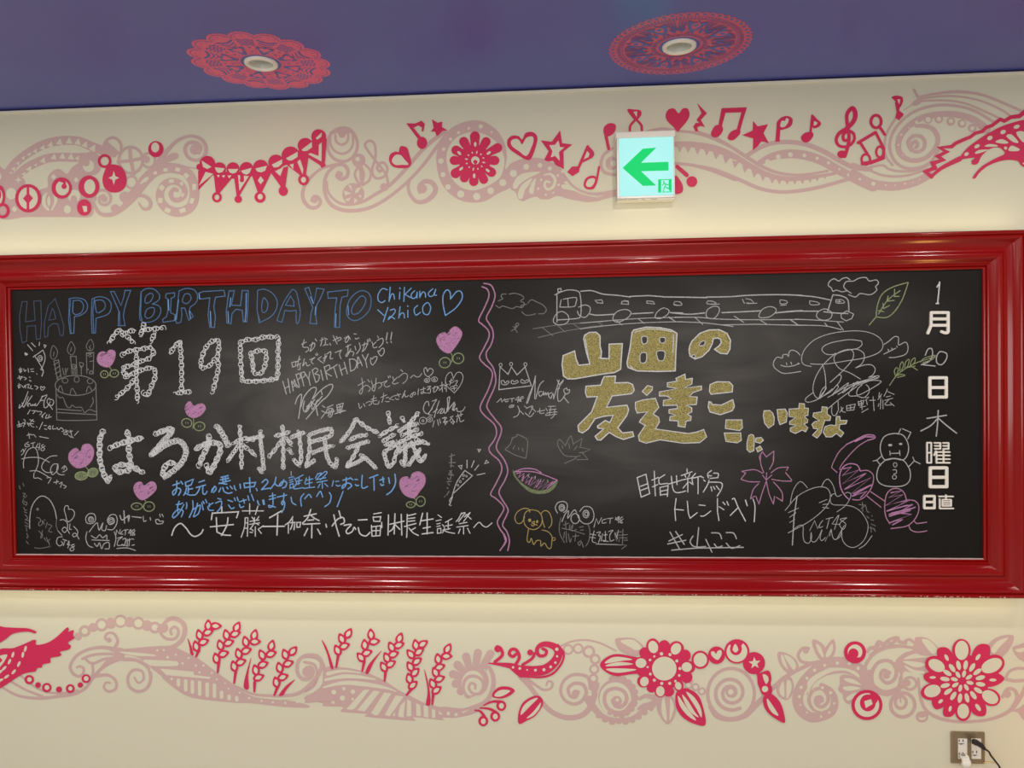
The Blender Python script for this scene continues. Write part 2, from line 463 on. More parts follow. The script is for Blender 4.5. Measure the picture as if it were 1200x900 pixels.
# ------------------------------------------------------------------ chalkboard
BY = -.012                                   # plane of the writing surface
BX0, BX1, BZ0, BZ1 = -2.032, 1.417, .9505, 1.9315
FW = .123
BOARD = empty('chalkboard', ((BX0+BX1)/2, 0, BZ0-FW), 'long black chalkboard in a red moulded frame, covered in chalk drawings and writing', 'chalkboard')
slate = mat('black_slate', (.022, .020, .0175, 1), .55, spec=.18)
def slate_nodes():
    """slate with wiped chalk streaks and painted reflection haze in the middle of both halves"""
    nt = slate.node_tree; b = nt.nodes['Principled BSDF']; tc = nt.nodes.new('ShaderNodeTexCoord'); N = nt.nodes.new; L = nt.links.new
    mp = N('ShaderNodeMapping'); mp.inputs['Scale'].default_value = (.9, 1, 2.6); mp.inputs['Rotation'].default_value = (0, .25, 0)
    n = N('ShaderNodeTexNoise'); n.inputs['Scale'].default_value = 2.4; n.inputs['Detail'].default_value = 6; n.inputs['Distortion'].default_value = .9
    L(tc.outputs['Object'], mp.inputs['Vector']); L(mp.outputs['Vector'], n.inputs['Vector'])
    acc = None  # ellipses lighten the slate colour where the room's reflection would sit
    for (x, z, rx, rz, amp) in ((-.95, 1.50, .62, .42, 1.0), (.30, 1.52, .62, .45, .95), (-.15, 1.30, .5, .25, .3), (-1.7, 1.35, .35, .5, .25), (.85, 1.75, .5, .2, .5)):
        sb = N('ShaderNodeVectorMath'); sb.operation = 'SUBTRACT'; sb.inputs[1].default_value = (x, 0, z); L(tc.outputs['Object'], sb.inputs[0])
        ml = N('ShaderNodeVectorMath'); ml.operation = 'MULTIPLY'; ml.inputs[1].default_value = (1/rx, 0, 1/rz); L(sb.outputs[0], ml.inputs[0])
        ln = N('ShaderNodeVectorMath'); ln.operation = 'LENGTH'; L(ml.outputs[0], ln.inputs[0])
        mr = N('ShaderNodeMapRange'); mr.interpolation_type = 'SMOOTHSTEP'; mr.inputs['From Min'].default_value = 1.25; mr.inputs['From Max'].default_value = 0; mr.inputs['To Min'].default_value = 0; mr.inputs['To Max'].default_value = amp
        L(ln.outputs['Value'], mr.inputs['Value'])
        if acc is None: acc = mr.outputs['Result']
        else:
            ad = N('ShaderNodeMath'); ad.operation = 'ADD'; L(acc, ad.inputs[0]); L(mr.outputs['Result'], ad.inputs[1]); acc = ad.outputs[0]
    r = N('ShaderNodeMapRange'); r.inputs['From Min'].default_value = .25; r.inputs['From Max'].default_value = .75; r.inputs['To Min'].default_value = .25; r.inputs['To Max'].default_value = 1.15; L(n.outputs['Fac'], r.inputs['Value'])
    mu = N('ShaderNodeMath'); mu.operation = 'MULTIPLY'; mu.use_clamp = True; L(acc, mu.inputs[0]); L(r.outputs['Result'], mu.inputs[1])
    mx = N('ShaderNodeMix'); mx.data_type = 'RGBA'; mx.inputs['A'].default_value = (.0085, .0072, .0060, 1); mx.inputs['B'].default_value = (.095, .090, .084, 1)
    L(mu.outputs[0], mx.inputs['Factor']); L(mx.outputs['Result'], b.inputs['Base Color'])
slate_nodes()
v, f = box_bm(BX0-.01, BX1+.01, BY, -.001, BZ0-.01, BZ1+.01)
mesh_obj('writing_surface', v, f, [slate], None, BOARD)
# moulding profile: distance from the inner edge, height off the wall
PROF = [(0, .010), (0, .018), (.002, .0205), (.005, .0215), (.008, .0195), (.0095, .0185), (.010, .023), (.0115, .0255), (.0145, .0265), (.0165, .025), (.0175, .024),
        (.019, .0255), (.022, .0275), (.026, .0320), (.031, .0380), (.036, .0425), (.041, .0450), (.045, .0452), (.049, .0440), (.053, .0415), (.056, .0395), (.060, .0385), (.064, .0385),
        (.069, .0395), (.075, .0420), (.081, .0460), (.087, .0515), (.092, .0575), (.096, .0620), (.0995, .0640), (.1025, .0640), (.1045, .0620), (.1055, .0590), (.1062, .0585), (.107, .0600), (.109, .0640),
        (.112, .0665), (.115, .0670), (.118, .0655), (.1205, .0620), (.122, .0570), (.123, .0500), (.123, .0)]
CORN = [(BX0, BZ1), (BX1, BZ1), (BX1, BZ0), (BX0, BZ0)]; DIRS = [(-1, 1), (1, 1), (1, -1), (-1, -1)]
for side in range(4):
    a, b = side, (side+1) % 4
    v = []; f = []; n = len(PROF)
    segs = 24
    for q in range(segs+1):
        t = q/segs
        for d, h in PROF:
            xa, za = CORN[a][0]+DIRS[a][0]*d, CORN[a][1]+DIRS[a][1]*d
            xb, zb = CORN[b][0]+DIRS[b][0]*d, CORN[b][1]+DIRS[b][1]*d
            v.append((xa+(xb-xa)*t, -h, za+(zb-za)*t))
    for q in range(segs):
        for i in range(n-1):
            f.append((q*n+i, q*n+i+1, (q+1)*n+i+1, (q+1)*n+i))
    o = mesh_obj('frame_rail', v, f, [M['lacquer']], None, BOARD, True)
    o.modifiers.new('edges', 'EDGE_SPLIT').split_angle = math.radians(38)

# little chips in the lacquer of the lower bead
rn = random.Random(3); v = []; f = []
for i in range(210):
    x = rn.uniform(BX0+.05, BX1+.11)
    if rn.random() < .45: x = BX0 + (BX1-BX0)*rn.choice((.3, .36, .48, .52, .6, .83, .9, .96, 1.0)) + rn.uniform(-.05, .05)
    z = BZ0 - rn.choice((.1140, .1150, .1158)) + rn.uniform(-.0008, .0008); h = -.0673
    a = rn.uniform(.0012, .0050); c = rn.uniform(.0006, .0016); k = len(v)
    for j in range(6):
        t = TAU*j/6; v.append((x+a*math.cos(t)*rn.uniform(.6, 1), h, z+c*math.sin(t)*rn.uniform(.6, 1)))
    f.append(tuple(range(k, k+6)))
tag(mesh_obj('paint_chips', v, f, [M['cream']], None, BOARD), 'bare chips along the lower frame edge', kind='stuff')

# uneven pale pink strip on the inner lip of the lower rail
rn = random.Random(5); v = []; f = []
for i in range(180):
    x = BX0+.001 + (BX1-BX0-.002)*i/179; w = rn.uniform(.5, 1)
    v += [(x, -.0125, BZ0+.0016*w), (x, -.0150-.005*w, BZ0+.0008*w), (x, -.0205-.001*w, BZ0-.0008)]
for i in range(179):
    for j in (0, 1): f.append((3*i+j, 3*i+j+1, 3*i+j+4, 3*i+j+3))
tag(mesh_obj('pale_lip_strip', v, f, [mat('pale_pink_strip', (.62, .44, .42, 1), .95)], None, BOARD), 'pale pink strip along the bottom lip of the frame', kind='stuff')

def C(x, y, k=7.5, st=1.2e-5):
    s = Sheet(BY, (x, y, k), base=.0005, step=st); s.wf = .80; return s
def part(s, name, label=None, parent=None): return s.done(name, label, parent=parent or BOARD)

# ------------------------------------------------------------------ chalk on the left half
# big blue outline greeting
s = C(10, 325)
s.st('bg', '#120,215 165,212 150,390 235,380 222,210 285,205 290,400 280,540 245,545 238,425 165,430 160,560 122,577 100,450 98,340/#410,188 350,250 315,400 318,525 345,520 350,440 390,405 435,410 455,510 480,510 488,430 450,300/#385,275 355,378 415,365 400,290', 9)
s.st('bt', '~530,190 600,180 670,200 695,250 680,300 630,335 580,345/580,345 575,490 545,495 530,380 535,190/~570,205 630,205 660,250 640,310 590,330/590,330 565,310 570,205', 10)
s.st('bt', '548,200 538,300 552,488/565,230 562,300', 7)
s.st('bt', '~735,190 800,170 870,190 903,240 880,320 770,360/770,360 765,490 735,490 728,350 735,190/~760,205 820,200 850,235 840,280 790,312 770,290 760,205/755,190 742,300 750,485', 10)
s.st('bt', '#897,125 930,125 990,250 1015,170 1025,115 1075,115 1040,210 1020,280 1010,340 1025,425 965,425 970,300 960,270/975,300 980,415', 10)
s.T(150, 325, 7.5)
s.st('bt', '~115,130 160,100 230,105 275,150 270,200 215,235/~215,235 270,250 290,295 260,360 190,395 120,385 103,330 115,130/=150,210 160,165 200,140 222,160 200,210 165,228/=150,330 170,280 215,265 235,285 215,340 170,360/118,140 112,330 125,380', 10)
s.st('bt', '#335,145 410,135 410,170 380,185 375,310 415,330 410,380 310,395 305,370 340,345 352,290 350,190 332,180', 10)
s.st('b', '355,195 360,290/425,320 415,375/445,200 425,370', 9)
s.st('bt', '~450,120 510,98 580,110 612,160 600,220 550,260/550,260 540,290 575,345 535,378 510,300 500,270 470,270 475,330 465,395 430,405 420,380 450,120/=480,200 500,150 540,148 555,190 520,230 485,220', 10)
s.st('bt', '#625,140 660,125 845,115 855,165 770,175 755,260 770,350 760,440 720,440 705,330 720,180 655,190 630,190/#890,120 935,118 910,245 990,250 1005,115 1058,118 1055,250 1045,390 1015,390 1005,290 950,280 915,320 905,410 870,400 865,300 880,180', 11)
s.st('b', '1040,140 1038,300 1030,385/725,300 730,430/880,300 885,395/905,180 895,260/625,140 632,190/540,300 550,360', 9)
s.T(290, 325, 7.5)
s.st('bt', '~90,115 150,105 220,140 262,210 250,290 200,350 105,400/105,400 85,280 90,115/=150,182 180,230 170,290 140,310 125,270 135,200/95,330 110,385/~395,105 430,130 455,240 465,310 450,395 430,395 430,290/430,290 370,298 330,290 305,395 260,380 290,290/~290,290 330,200 395,105/#380,165 335,245 410,255 408,210', 10)
s.st('bt', '#505,100 540,88 585,230 610,95 675,105 640,190 610,240 600,330 610,410 550,405 560,320 575,265/#705,130 885,110 880,165 830,175 815,250 810,440 765,440 770,300 785,180 710,185/=990,120 1060,135 1088,200 1070,290 1000,360 930,380 880,340 875,270 910,180/=1000,165 1040,190 1025,250 980,310 930,325 915,290 940,230', 11)
s.st('b', '555,170 580,230/780,320 775,430/600,260 595,330/885,250 890,330', 8)
part(s, 'chalk_lettering', 'blue outline capital letters of the greeting along the top left')
s = C(430, 325)
s.st('b', '~180,110 135,100 100,150 100,200 130,222 160,205/205,85 195,212/~198,200 215,152 235,150 242,192/290,130 285,192/288,92 292,100/330,88 325,212/390,95 335,150 385,178/~420,118 390,150 400,185 430,175 442,130/442,130 440,182/465,120 465,178/~466,170 490,130 512,140 515,175/~580,100 540,140 555,168 588,155 605,105/~605,105 590,150 612,158', 11)
s.st('b', '95,285 150,335/185,265 145,388/~205,290 240,280 245,310 190,370 205,345 245,365/292,258 280,358/~282,345 305,315 325,320 330,358/360,290 360,350/358,250 361,257/~445,248 415,280 430,332 470,308/=540,225 560,270 540,325 500,318 490,270 510,235', 11)
s.st('b', '~735,190 730,130 700,112 670,160 670,240 690,335/~690,335 780,270 835,190 830,130 790,125 735,190', 12)
part(s, 'chalk_lettering', 'blue handwritten two-line name and heart')

# pink heart seedlings
def heart_plant(tile, heart, stem, leaves, label, filled=False, wleaf=10):
    s = C(*tile); s.fill('p', heart)
    s.st('pt', '=' + heart, 10)
    pts = parse(heart)[0][1]; cx = sum(p[0] for p in pts)/len(pts); cy = sum(p[1] for p in pts)/len(pts); R = max(abs(p[0]-cx) for p in pts)
    rn = random.Random(int(cx))
    for i in range(17):
        a = rn.uniform(0, TAU); r = R*rn.uniform(.35, .85); x, y = cx+r*math.cos(a), cy+r*.8*math.sin(a); L = rn.uniform(12, 34)
        s.ribbon('k', [(x-L*.5, y+L*.3), (x+L*.5, y-L*.3)], rn.uniform(3.5, 7.5), 1.5)
    o = part(s, 'chalk_heart', label)
    s = C(*tile); s.st('gr', stem, 8); part(s, 'chalk_stem', 'thin green stem', o)
    for (x, y, rx, ry, rot) in leaves:
        s = C(*tile)
        if filled: s.ell('gf', x, y, rx, ry, rot)
        s.ribbon('gr', [(x+rx*math.cos(t)*math.cos(math.radians(rot))-ry*math.sin(t)*math.sin(math.radians(rot)), y+rx*math.cos(t)*math.sin(math.radians(rot))+ry*math.sin(t)*math.cos(math.radians(rot))) for t in [TAU*i/24 for i in range(24)]], wleaf, None, True)
        kk = 'k' if filled else 'gr'
        s.st(kk, '%g,%g %g,%g/%g,%g %g,%g' % (x-9, y-8, x-8, y+6, x+9, y-8, x+10, y+6), 6)
        part(s, 'chalk_leaf', 'green leaf with two eye dots', o)
heart_plant((10, 325, 7.5), '860,668 892,640 935,655 930,720 885,785 810,770 780,720 800,665 840,655', '~880,785 895,795 905,815/875,865 895,860', ((843, 852, 33, 31, 0), (930, 845, 38, 32, -12)), 'pink heart seedling beside the candles')
heart_plant((150, 430, 7.5), '578,345 545,305 510,335 505,380 530,425 578,446 640,422 680,370 665,330 625,325', '~575,446 578,490 570,540', ((517, 492, 45, 38, 12), (628, 522, 48, 38, -5)), 'pink heart seedling under the numeral nineteen')
heart_plant((430, 325, 7.5), '706,500 680,485 630,510 614,560 650,630 715,665 760,630 820,540 832,480 780,435 735,460', '~735,665 750,690 745,745', ((685, 750, 50, 45, -15), (803, 712, 48, 46, -20)), 'pink heart seedling at the upper right of the left half')
heart_plant((10, 430, 7.5), '634,745 590,715 535,760 538,830 600,885 680,870 735,810 748,730 710,680 655,690', '~675,875 700,905 702,950/660,960 702,955', ((640, 957, 55, 36, -5), (742, 928, 46, 38, -20)), 'pink heart seedling with filled green leaves at the left edge', True)
heart_plant((150, 540, 7.5), '142,220 115,188 70,200 52,250 80,310 125,342 190,310 246,250 240,200 200,185', '~145,340 157,360 150,378/125,410 145,395', ((78, 400, 48, 30, 0), (185, 402, 48, 42, 0)), 'pink heart seedling left of the blue two-line message')
heart_plant((430, 540, 7.5), '378,165 350,140 300,160 290,220 330,295 412,325 460,270 508,200 505,130 455,97 400,115', '~410,325 432,350 428,388', ((385, 385, 38, 26, 0), (472, 356, 40, 44, 15)), 'pink heart seedling at the right end of the blue message')

# looped white title lettering
def chains(strokes, r, pitch, w, label, seed, passes=1, k='w', core=''):
    s = Sheet(BY, (0, 0, 1), base=.0005, step=1.2e-5)
    for i, (_, p) in enumerate(parse(strokes)): s.chain(k, p, r, pitch, w, seed+i, passes)
    if core: s.st('w', core, .9)
    part(s, 'chalk_lettering', label)
chains('128,402 133,394 139,387/140,386 144,390 143,394/146,391 152,388 158,388/149,394 154,399 156,402/'
       '169,379 167,386 165,393/166,388 174,386 182,385 192,384/182,389 179,396 177,401/'
       '143,416 150,412 160,410 178,407/178,408 180,414 176,418/146,430 155,428 166,423 176,420/146,430 144,436 150,440/146,442 160,436 171,432 180,431/181,432 182,441 178,452 173,464/172,464 168,460/'
       '160,412 160,428 160,445 161,458 161,471/158,444 149,455 136,466/'
       '199,415 205,406 212,399/211,400 212,415 213,430 213,445 213,457/205,461 213,460 223,459/'
       '254,398 247,401 241,408 237,418 235,428 238,431 246,428 252,421/255,398 257,405 255,418 256,430 253,445 249,460/'
       '281,402 290,398 300,398 310,395 326,395/282,403 282,420 283,435 284,446/327,396 326,410 326,425 325,444/285,447 298,447 310,446 325,444/'
       '294,414 303,411 311,412 312,420 310,430 306,437 298,438/294,414 296,425 297,436', 2.5, 2.7, .80, 'white chained-loop characters of the first title line', 11, 1)
s = C(290, 325); s.st('w', '275,540 268,700 262,880/262,895 150,905 30,910/35,680 55,850', 8); s.T(150, 430, 7.5); s.st('w', '1000,0 1005,120/1005,120 1190,110', 7)
part(s, 'chalk_lettering', 'white straight lines inside the looped box character')
chains('121,505 117,515 117,526 117,537 119,547 122,556 126,564/126,564 130,558/129,525 138,521 150,517 167,513/149,505 151,515 151,529 153,541 152,550 146,552 138,553 135,549 139,545 150,545 159,549 167,554/'
       '182,509 191,505 202,503 197,511 187,522 177,534/178,533 189,525 201,518 210,517 216,522 218,531 213,542 205,550 193,559/193,559 191,552 197,543 206,543/'
       '229,527 237,522 249,519 257,520 258,529 253,541 246,553 242,545/245,510 244,521 238,534 233,546/254,499 261,509 268,523', 2.9, 2.6, .66, 'broad white looped characters at the start of the second title line', 71, 2)
chains('281,499 282,515 283,531 283,550/273,520 285,514 297,515/280,521 274,530 267,540/285,521 290,526/289,516 298,513 309,511/305,505 306,521 308,537 309,551/307,553 303,548/294,528 299,534/'
       '331,499 332,515 332,531 332,549/322,511 330,509 339,506/330,515 323,526 315,535/335,513 342,521/341,513 349,509 357,507/350,505 352,521 353,537 351,545/350,545 344,538/338,526 342,531/'
       '362,510 375,505 388,503 388,511/362,510 363,523 361,537 359,546/363,518 375,515 387,511/365,531 378,526 390,522/381,515 382,529 386,541 393,547 395,537/359,546 369,539/'
       '417,491 410,505 399,518/417,491 430,501 443,507/410,516 419,511 430,510/407,525 419,521 432,517/421,522 414,535 406,547/406,547 418,542 426,537/423,533 431,539 441,549/'
       '455,483 457,497/445,511 454,505 466,499/449,517 462,509/451,522 463,517/450,531 453,541 455,547/450,530 459,524 467,522 463,535 461,543 455,547/'
       '471,489 474,495/490,484 482,494 479,497/467,506 478,499 489,497/471,510 489,503/467,519 479,513 494,508/479,497 480,513/467,530 477,522 494,518/475,519 475,534 474,545/482,517 487,529 493,541 499,532/493,526 486,535 479,545/487,515 494,517 503,521/470,540 473,545', 2.2, 2.6, .62, 'white looped characters closing the second title line', 131, 2, core='281.5,499 282.5,550/305,506 308,550/332,499 332,549/352,510 352,545/363,512 360,545/417,492 400,518/418,492 442,507/407,526 431,517/421,522 407,546/407,547 426,537/445,511 466,499/467,519 494,508/467,530 494,518/475,519 474,545/493,527 479,545/482,517 496,541')

# blue message
s = C(150, 540)
s.st('b', '395,215 455,195/~430,178 425,265 400,300 395,270 440,240 465,260 445,302/465,180 482,205', 14)
s.st('b', '505,190 575,162 555,212/505,190 510,225 555,212/530,222 530,282/530,252 568,243/~515,240 505,280 490,302/~500,280 540,300 592,300/625,188 672,172/600,235 682,212/~632,232 620,265 598,295/~658,222 660,285 680,292 695,270/~762,222 735,275 745,245 768,228 775,250 752,278', 14)
s.st('b', '818,145 882,130/835,150 835,188/858,145 858,180/800,200 900,172/812,168 885,152/802,195 870,205/815,240 800,272/~835,235 845,268 880,285 915,278/868,232 880,245/898,222 918,245/~935,218 940,245 950,258/985,205 990,242/1020,198 1026,238/1020,198 1122,190 1110,225 1026,235/1070,148 1074,275/1128,243 1136,262', 14)
s.st('b', '~425,385 460,380 482,370/~450,355 438,400 440,455/~492,385 455,450 405,500 395,475 440,428 485,440 470,492/~515,368 518,395 512,420/~570,350 572,420 540,497/~580,425 635,390 622,460 582,492/~612,372 600,420 575,490/650,368 662,430/660,355 672,375/682,340 694,368/715,375 718,402/~748,370 705,402 715,432 752,435/790,330 818,338/~770,372 822,355 815,410 785,447/~880,345 920,358/~885,388 910,420 935,410/935,325 945,350/960,320 970,350/980,360 1040,342/1015,335 1025,372/~980,382 992,410 1018,400/1055,308 1065,348/1085,293 1106,348/1140,350 1152,387/1185,345 1192,383', 13)
s.T(290, 540, 7.5)
s.st('b', '~130,190 162,163 180,190 125,252/125,252 195,240/~252,143 240,195 203,247/~240,192 255,215 278,222/~322,165 300,215 282,212 310,180 345,190 335,228 310,238', 14)
s.st('wt', '385,93 385,128', 8)
s.st('b', '365,150 405,138/370,172 400,162/372,190 402,180/#375,208 375,242 405,230 402,200/492,123 430,155/455,150 450,208/430,182 480,170/422,208 465,195/~415,150 432,200 408,245 490,235/~520,150 505,195/515,172 575,158/545,138 545,232/510,205 570,190/495,242 592,230/620,110 598,152/~622,115 650,110 605,168/~642,130 685,93 698,110 640,168/608,165 690,148/612,190 702,172/658,180 660,242/638,205 622,237/680,200 708,225/757,173 745,222/775,182 803,178/~780,212 795,222 818,215', 11)
s.st('b', '840,170 898,155/~870,148 865,212 835,242 840,215 888,195 917,218 885,247/905,148 925,165/945,163 968,165/~950,208 962,218 978,215/~1010,128 1005,220 1020,240 1057,225/1075,150 1147,123/1112,148 1115,258', 14)
s.st('b', '~90,355 95,375 108,387/145,343 151,382/195,312 248,300/192,340 248,325/~222,283 225,390 195,408 190,390 248,407/265,318 347,300/~322,285 315,380 300,372 312,352 328,365 325,410 303,455/~385,320 395,365 427,387/~497,290 470,330 476,397/~505,332 542,295 562,322/~610,312 642,268 662,317/~720,278 737,310 722,370 680,402/842,268 790,402', 13)
s.T(430, 540, 7.5)
s.st('b', '~115,170 152,158/~140,143 147,190/~122,203 130,215 148,210/~192,148 200,197/~247,118 252,190 222,260 175,297', 15)
part(s, 'chalk_lettering', 'blue handwritten two-line message under the title')

# large white bottom line
s = C(150, 540)
s.st('w', '~385,655 410,590 460,550 510,590 550,645 590,665 640,640 660,605/825,405 825,447/742,457 733,517/742,460 972,448 955,500/777,500 782,625/~782,625 840,650 902,655/~880,500 868,570 822,657/725,580 927,560', 14)
s.st('w', '1005,440 1192,440/1070,378 1070,467/1142,398 1120,472/~1030,500 1025,580 995,672/1030,500 1055,500 1050,662/1035,545 1050,545/1030,592 1050,592/1090,495 1105,515/1152,490 1130,520/1072,532 1152,520/1068,558 1157,545/~1112,498 1108,550 1072,602/1120,548 1150,562/1120,580 1120,662/1085,600 1102,615/1095,630 1072,627/1190,570 1145,602 1172,637', 11)
s.T(290, 540, 7.5)
s.st('w', '195,500 300,440/130,577 325,575/267,475 260,652', 15)
s.st('w', '~400,490 370,535 333,562/360,550 360,637/~395,497 395,560 378,602/375,545 418,540 410,605/435,540 435,585/435,543 467,540 462,582 435,585', 12)
s.st('w', '500,487 605,465/~557,428 530,500 485,548/~560,480 590,505 630,525/532,522 582,518/488,557 637,550/567,560 565,677/530,595 500,657/617,600 642,645/690,558 696,582', 14)
s.st('w', '~745,572 790,515 840,498 852,540 820,558/805,440 822,503/~760,475 780,570 807,662/~850,567 912,560 870,610 880,640 922,620 937,585 952,602/975,520 1052,516/~975,588 990,640 1040,660 1078,628', 14)
s.T(430, 540, 7.5)
s.st('w', '60,467 127,455/55,492 60,530/55,495 122,490 115,532 60,530/130,540 132,587/40,567 45,662/45,580 122,570 115,657 45,662/82,580 80,657/45,615 115,612', 12)
s.st('w', '190,475 186,652/203,557 327,530/247,465 240,642/~242,560 225,600 198,622/250,562 290,602/302,470 307,652', 13)
s.st('w', '355,470 352,578/360,482 430,465/365,507 422,500/365,532 422,525/330,577 432,550/355,570 350,672/~370,590 405,630 452,655/427,587 385,612', 12)
s.st('w', '490,460 465,562/478,527 582,510/530,458 530,642/495,592 557,580/485,642 582,630', 13)
s.st('w', '625,475 657,497/608,527 652,518/615,555 645,548/615,577 645,570/#620,597 620,637 652,632 650,592/747,508 690,540/715,530 715,602/690,572 750,562/685,605 732,595/~665,560 682,590 665,632/~668,607 710,625 772,637/~832,458 805,510 785,532/~832,465 862,458 805,535/857,492 907,455/~905,460 850,532/870,470 917,512/812,553 880,540/790,582 890,568/850,580 850,642/820,597 805,637/885,592 907,637/~940,585 985,540 1020,570 1055,580 1100,545', 10)
part(s, 'chalk_lettering', 'white handwritten bottom line with a wave at each end')

# cake with candles
s = C(10, 430)
s.ring('g', 590, 162, 180, 9, 88)
s.st('g', '418,190 425,465/~425,465 500,470 640,470 778,465/768,150 778,465/430,370 640,385/430,400 780,420/~740,270 745,310 720,355', 9)
s.st('g', '~425,240 450,270 480,270 500,320 520,355 545,355 560,335 590,355 640,355 670,400 710,375 770,395/~440,220 445,180 460,165 480,220/~540,242 550,205 565,190 595,242/~685,222 695,185 710,170 735,212', 8)
for e in ((498, 120, 25, 22), (600, 110, 22, 25), (718, 125, 25, 22)): s.ring('g', e[0], e[1], e[2], 7, e[3])
cake = part(s, 'chalk_cake', 'grey outline of a birthday cake')
for d, fl in (('#400,735 440,725 465,890 430,895/400,770 445,740/405,810 450,780/412,850 458,820/425,890 462,860', '=395,600 430,645 420,700 390,720 370,690 375,640/402,655 395,692'),
              ('545,695 560,850/545,695 595,695 602,850/=560,770 580,765 595,785 580,805 562,795/570,780 588,790/572,800 572,850/585,800 588,850', '=550,565 585,620 575,665 550,682 518,640/555,615 545,652'),
              ('685,665 690,845/685,665 750,660 745,850/690,670 735,668/695,690 725,675/710,700 735,690/715,740 745,735/690,800 705,815/=720,825 735,825 735,848 712,845', '=722,545 750,600 735,640 700,640 685,600/725,595 710,615 722,625 712,640'),
              ):
    s = C(10, 325); s.st('g', d, 8); s.st('g', fl, 7); part(s, 'chalk_candle', None, cake)
s = C(10, 325); s.st('g', '475,800 490,860/500,800 505,857/520,798 510,830', 8); part(s, 'chalk_sprig', None, cake)
s = C(10, 325); s.st('g', '640,780 640,857/=625,750 660,760 640,795', 8); part(s, 'chalk_topper', None, cake)

# left-edge scribbles
s = C(15, 395, 10)
s.st('wt', '350,155 240,235/255,215 345,360/~345,360 375,280 378,220 355,155/175,90 235,160/220,70 265,115/315,60 310,100/365,90 392,100 375,125 365,90/~345,360 330,380 360,395 342,460/~345,365 360,400 345,455', 11)
s.fill('wt', '140,180 180,200 150,218'); s.ring('wt', 322, 250, 27, 9, 34); s.ring('wt', 325, 252, 12, 8, 17)
part(s, 'chalk_party_popper', 'white party popper at the upper left edge')
s = C(15, 395, 10)
s.st('wt', '70,382 112,373/90,358 85,418/~80,402 108,392 95,415/~130,370 140,402 157,385/~180,368 186,412/210,377 242,373/~214,402 250,405/280,428 286,438/~58,482 112,463 95,492/75,453 90,502/~130,470 162,485 140,502/195,468 207,475/195,508 217,517/58,572 97,558/~75,543 70,597 92,580/~110,570 130,592 147,563 152,597/~160,562 192,553 178,592 195,598/~215,568 210,602 237,607/~258,570 297,588 275,612/~348,595 335,578 325,592 345,625 377,592 362,582 348,595', 10)
s.st('wt', '~180,638 150,720 110,800 75,832 85,790/~110,770 130,822 160,760 182,700/~227,688 170,780 185,812/~180,790 200,775 215,805 235,790 240,802 270,780 260,802 285,802/~285,802 320,750 352,690/340,700 402,678/325,745 362,740/~400,690 370,750 370,820 402,820 440,760/~438,735 430,718 405,740 412,780 460,802 482,760 462,732 438,735/425,790 467,847', 11)
s.T(15, 470, 10)
s.st('wt', '~207,103 175,152/~225,112 262,117 240,147/~270,112 302,125/~308,120 342,130 318,162/~338,182 382,138/345,160 352,195/~402,158 388,202 452,183/~430,158 420,192/52,282 112,265/70,238 85,302/60,302 112,288/~120,252 152,270/~130,215 147,235 128,302/~170,252 192,292/200,217 252,240/242,213 210,247/180,262 242,265/~200,270 232,302/245,300 250,306/280,298 285,306/352,248 313,332/~368,287 397,285/~373,325 402,332/~442,330 415,310 440,290 442,332/~474,288 470,325 512,323/~520,310 540,337 562,313/~568,310 602,342 578,357/600,372 652,345/~623,335 642,390 598,387/660,362 702,350/~678,340 692,422 658,402/772,353 725,402/703,420 712,432', 11)
s.st('wt', '170,402 217,388/188,373 200,437/~220,397 250,395 272,422/313,415 422,436/~187,478 145,510 160,537 197,525 190,508 168,510/213,497 262,484/240,490 240,537/300,498 275,540 322,545/320,493 310,572/~362,508 340,525 377,560 350,582 333,560 382,525/~100,592 125,563 130,602 105,632/130,602 157,553', 10)
s.st('wt', '~130,782 130,700 170,590 230,545 275,560 300,640 300,740 262,832/~108,677 200,660 320,665 432,717/~522,640 440,650 360,720 345,790 400,835 472,830/~532,738 480,740 445,800 470,862 530,800 530,740 520,830 560,862 607,862/~578,790 612,758 637,802 588,832/612,760 600,802', 11)
part(s, 'chalk_lettering', 'small white handwriting along the upper left edge')
s = C(10, 540)
s.st('wt', '~188,90 260,90 352,142/~225,108 225,150 260,150 292,165/~338,150 375,150 350,197/398,190 442,183/427,168 420,202/~448,202 472,188 458,232/~478,210 507,225 488,242', 8)
part(s, 'chalk_lettering', 'small white scribble under the left edge signature')
s = C(15, 560, 10)
s.st('g', '118,62 132,97/75,93 90,132/~118,180 147,185 125,215 152,230/158,205 167,215/~130,240 120,290 160,320 165,290 133,278/~128,345 147,380 167,373/135,398 167,410/~145,430 175,470 148,490 187,500/140,518 182,542/145,558 187,570/160,578 165,622/165,650 182,692/163,690 172,710/158,740 187,777', 10)
s.st('wt', '~200,592 200,480 220,350 270,260 330,215 390,225 450,280 495,380 515,482', 12); s.st('g', '~515,482 510,560 530,620/~255,818 330,825 442,803', 9); s.st('wt', '530,620 577,672', 10); s.ell('g', 292, 367, 15, 17)
s.st('g', '~280,465 310,470 330,500 305,530 315,562 347,540 350,500 372,547/370,488 380,498/405,523 388,582/~418,545 457,560 430,602 425,627 462,635/303,620 352,662/350,618 328,702/~330,650 352,680 330,707/~368,702 387,732/~395,698 422,762/400,747 437,718/425,750 432,792', 10)
s.st('wt', '~655,368 650,330 620,330 605,370 620,430 645,512 700,480 725,420 705,375 655,365/~555,495 600,490 640,530 640,600 610,640 580,610 600,580 630,590 667,652/672,538 665,602/690,602 668,602/~715,568 760,620 755,670 715,690 705,660 740,650 777,717', 11)
s.st('wt', '~582,690 530,700 515,760 550,797 587,770 570,745/588,720 637,735/617,728 595,792/660,738 640,780 672,787/665,750 648,822/~722,778 690,790 720,832 690,857 673,830 727,798', 11)
part(s, 'chalk_signature', 'grey arched scribble in the bottom left corner')
s = C(10, 540)
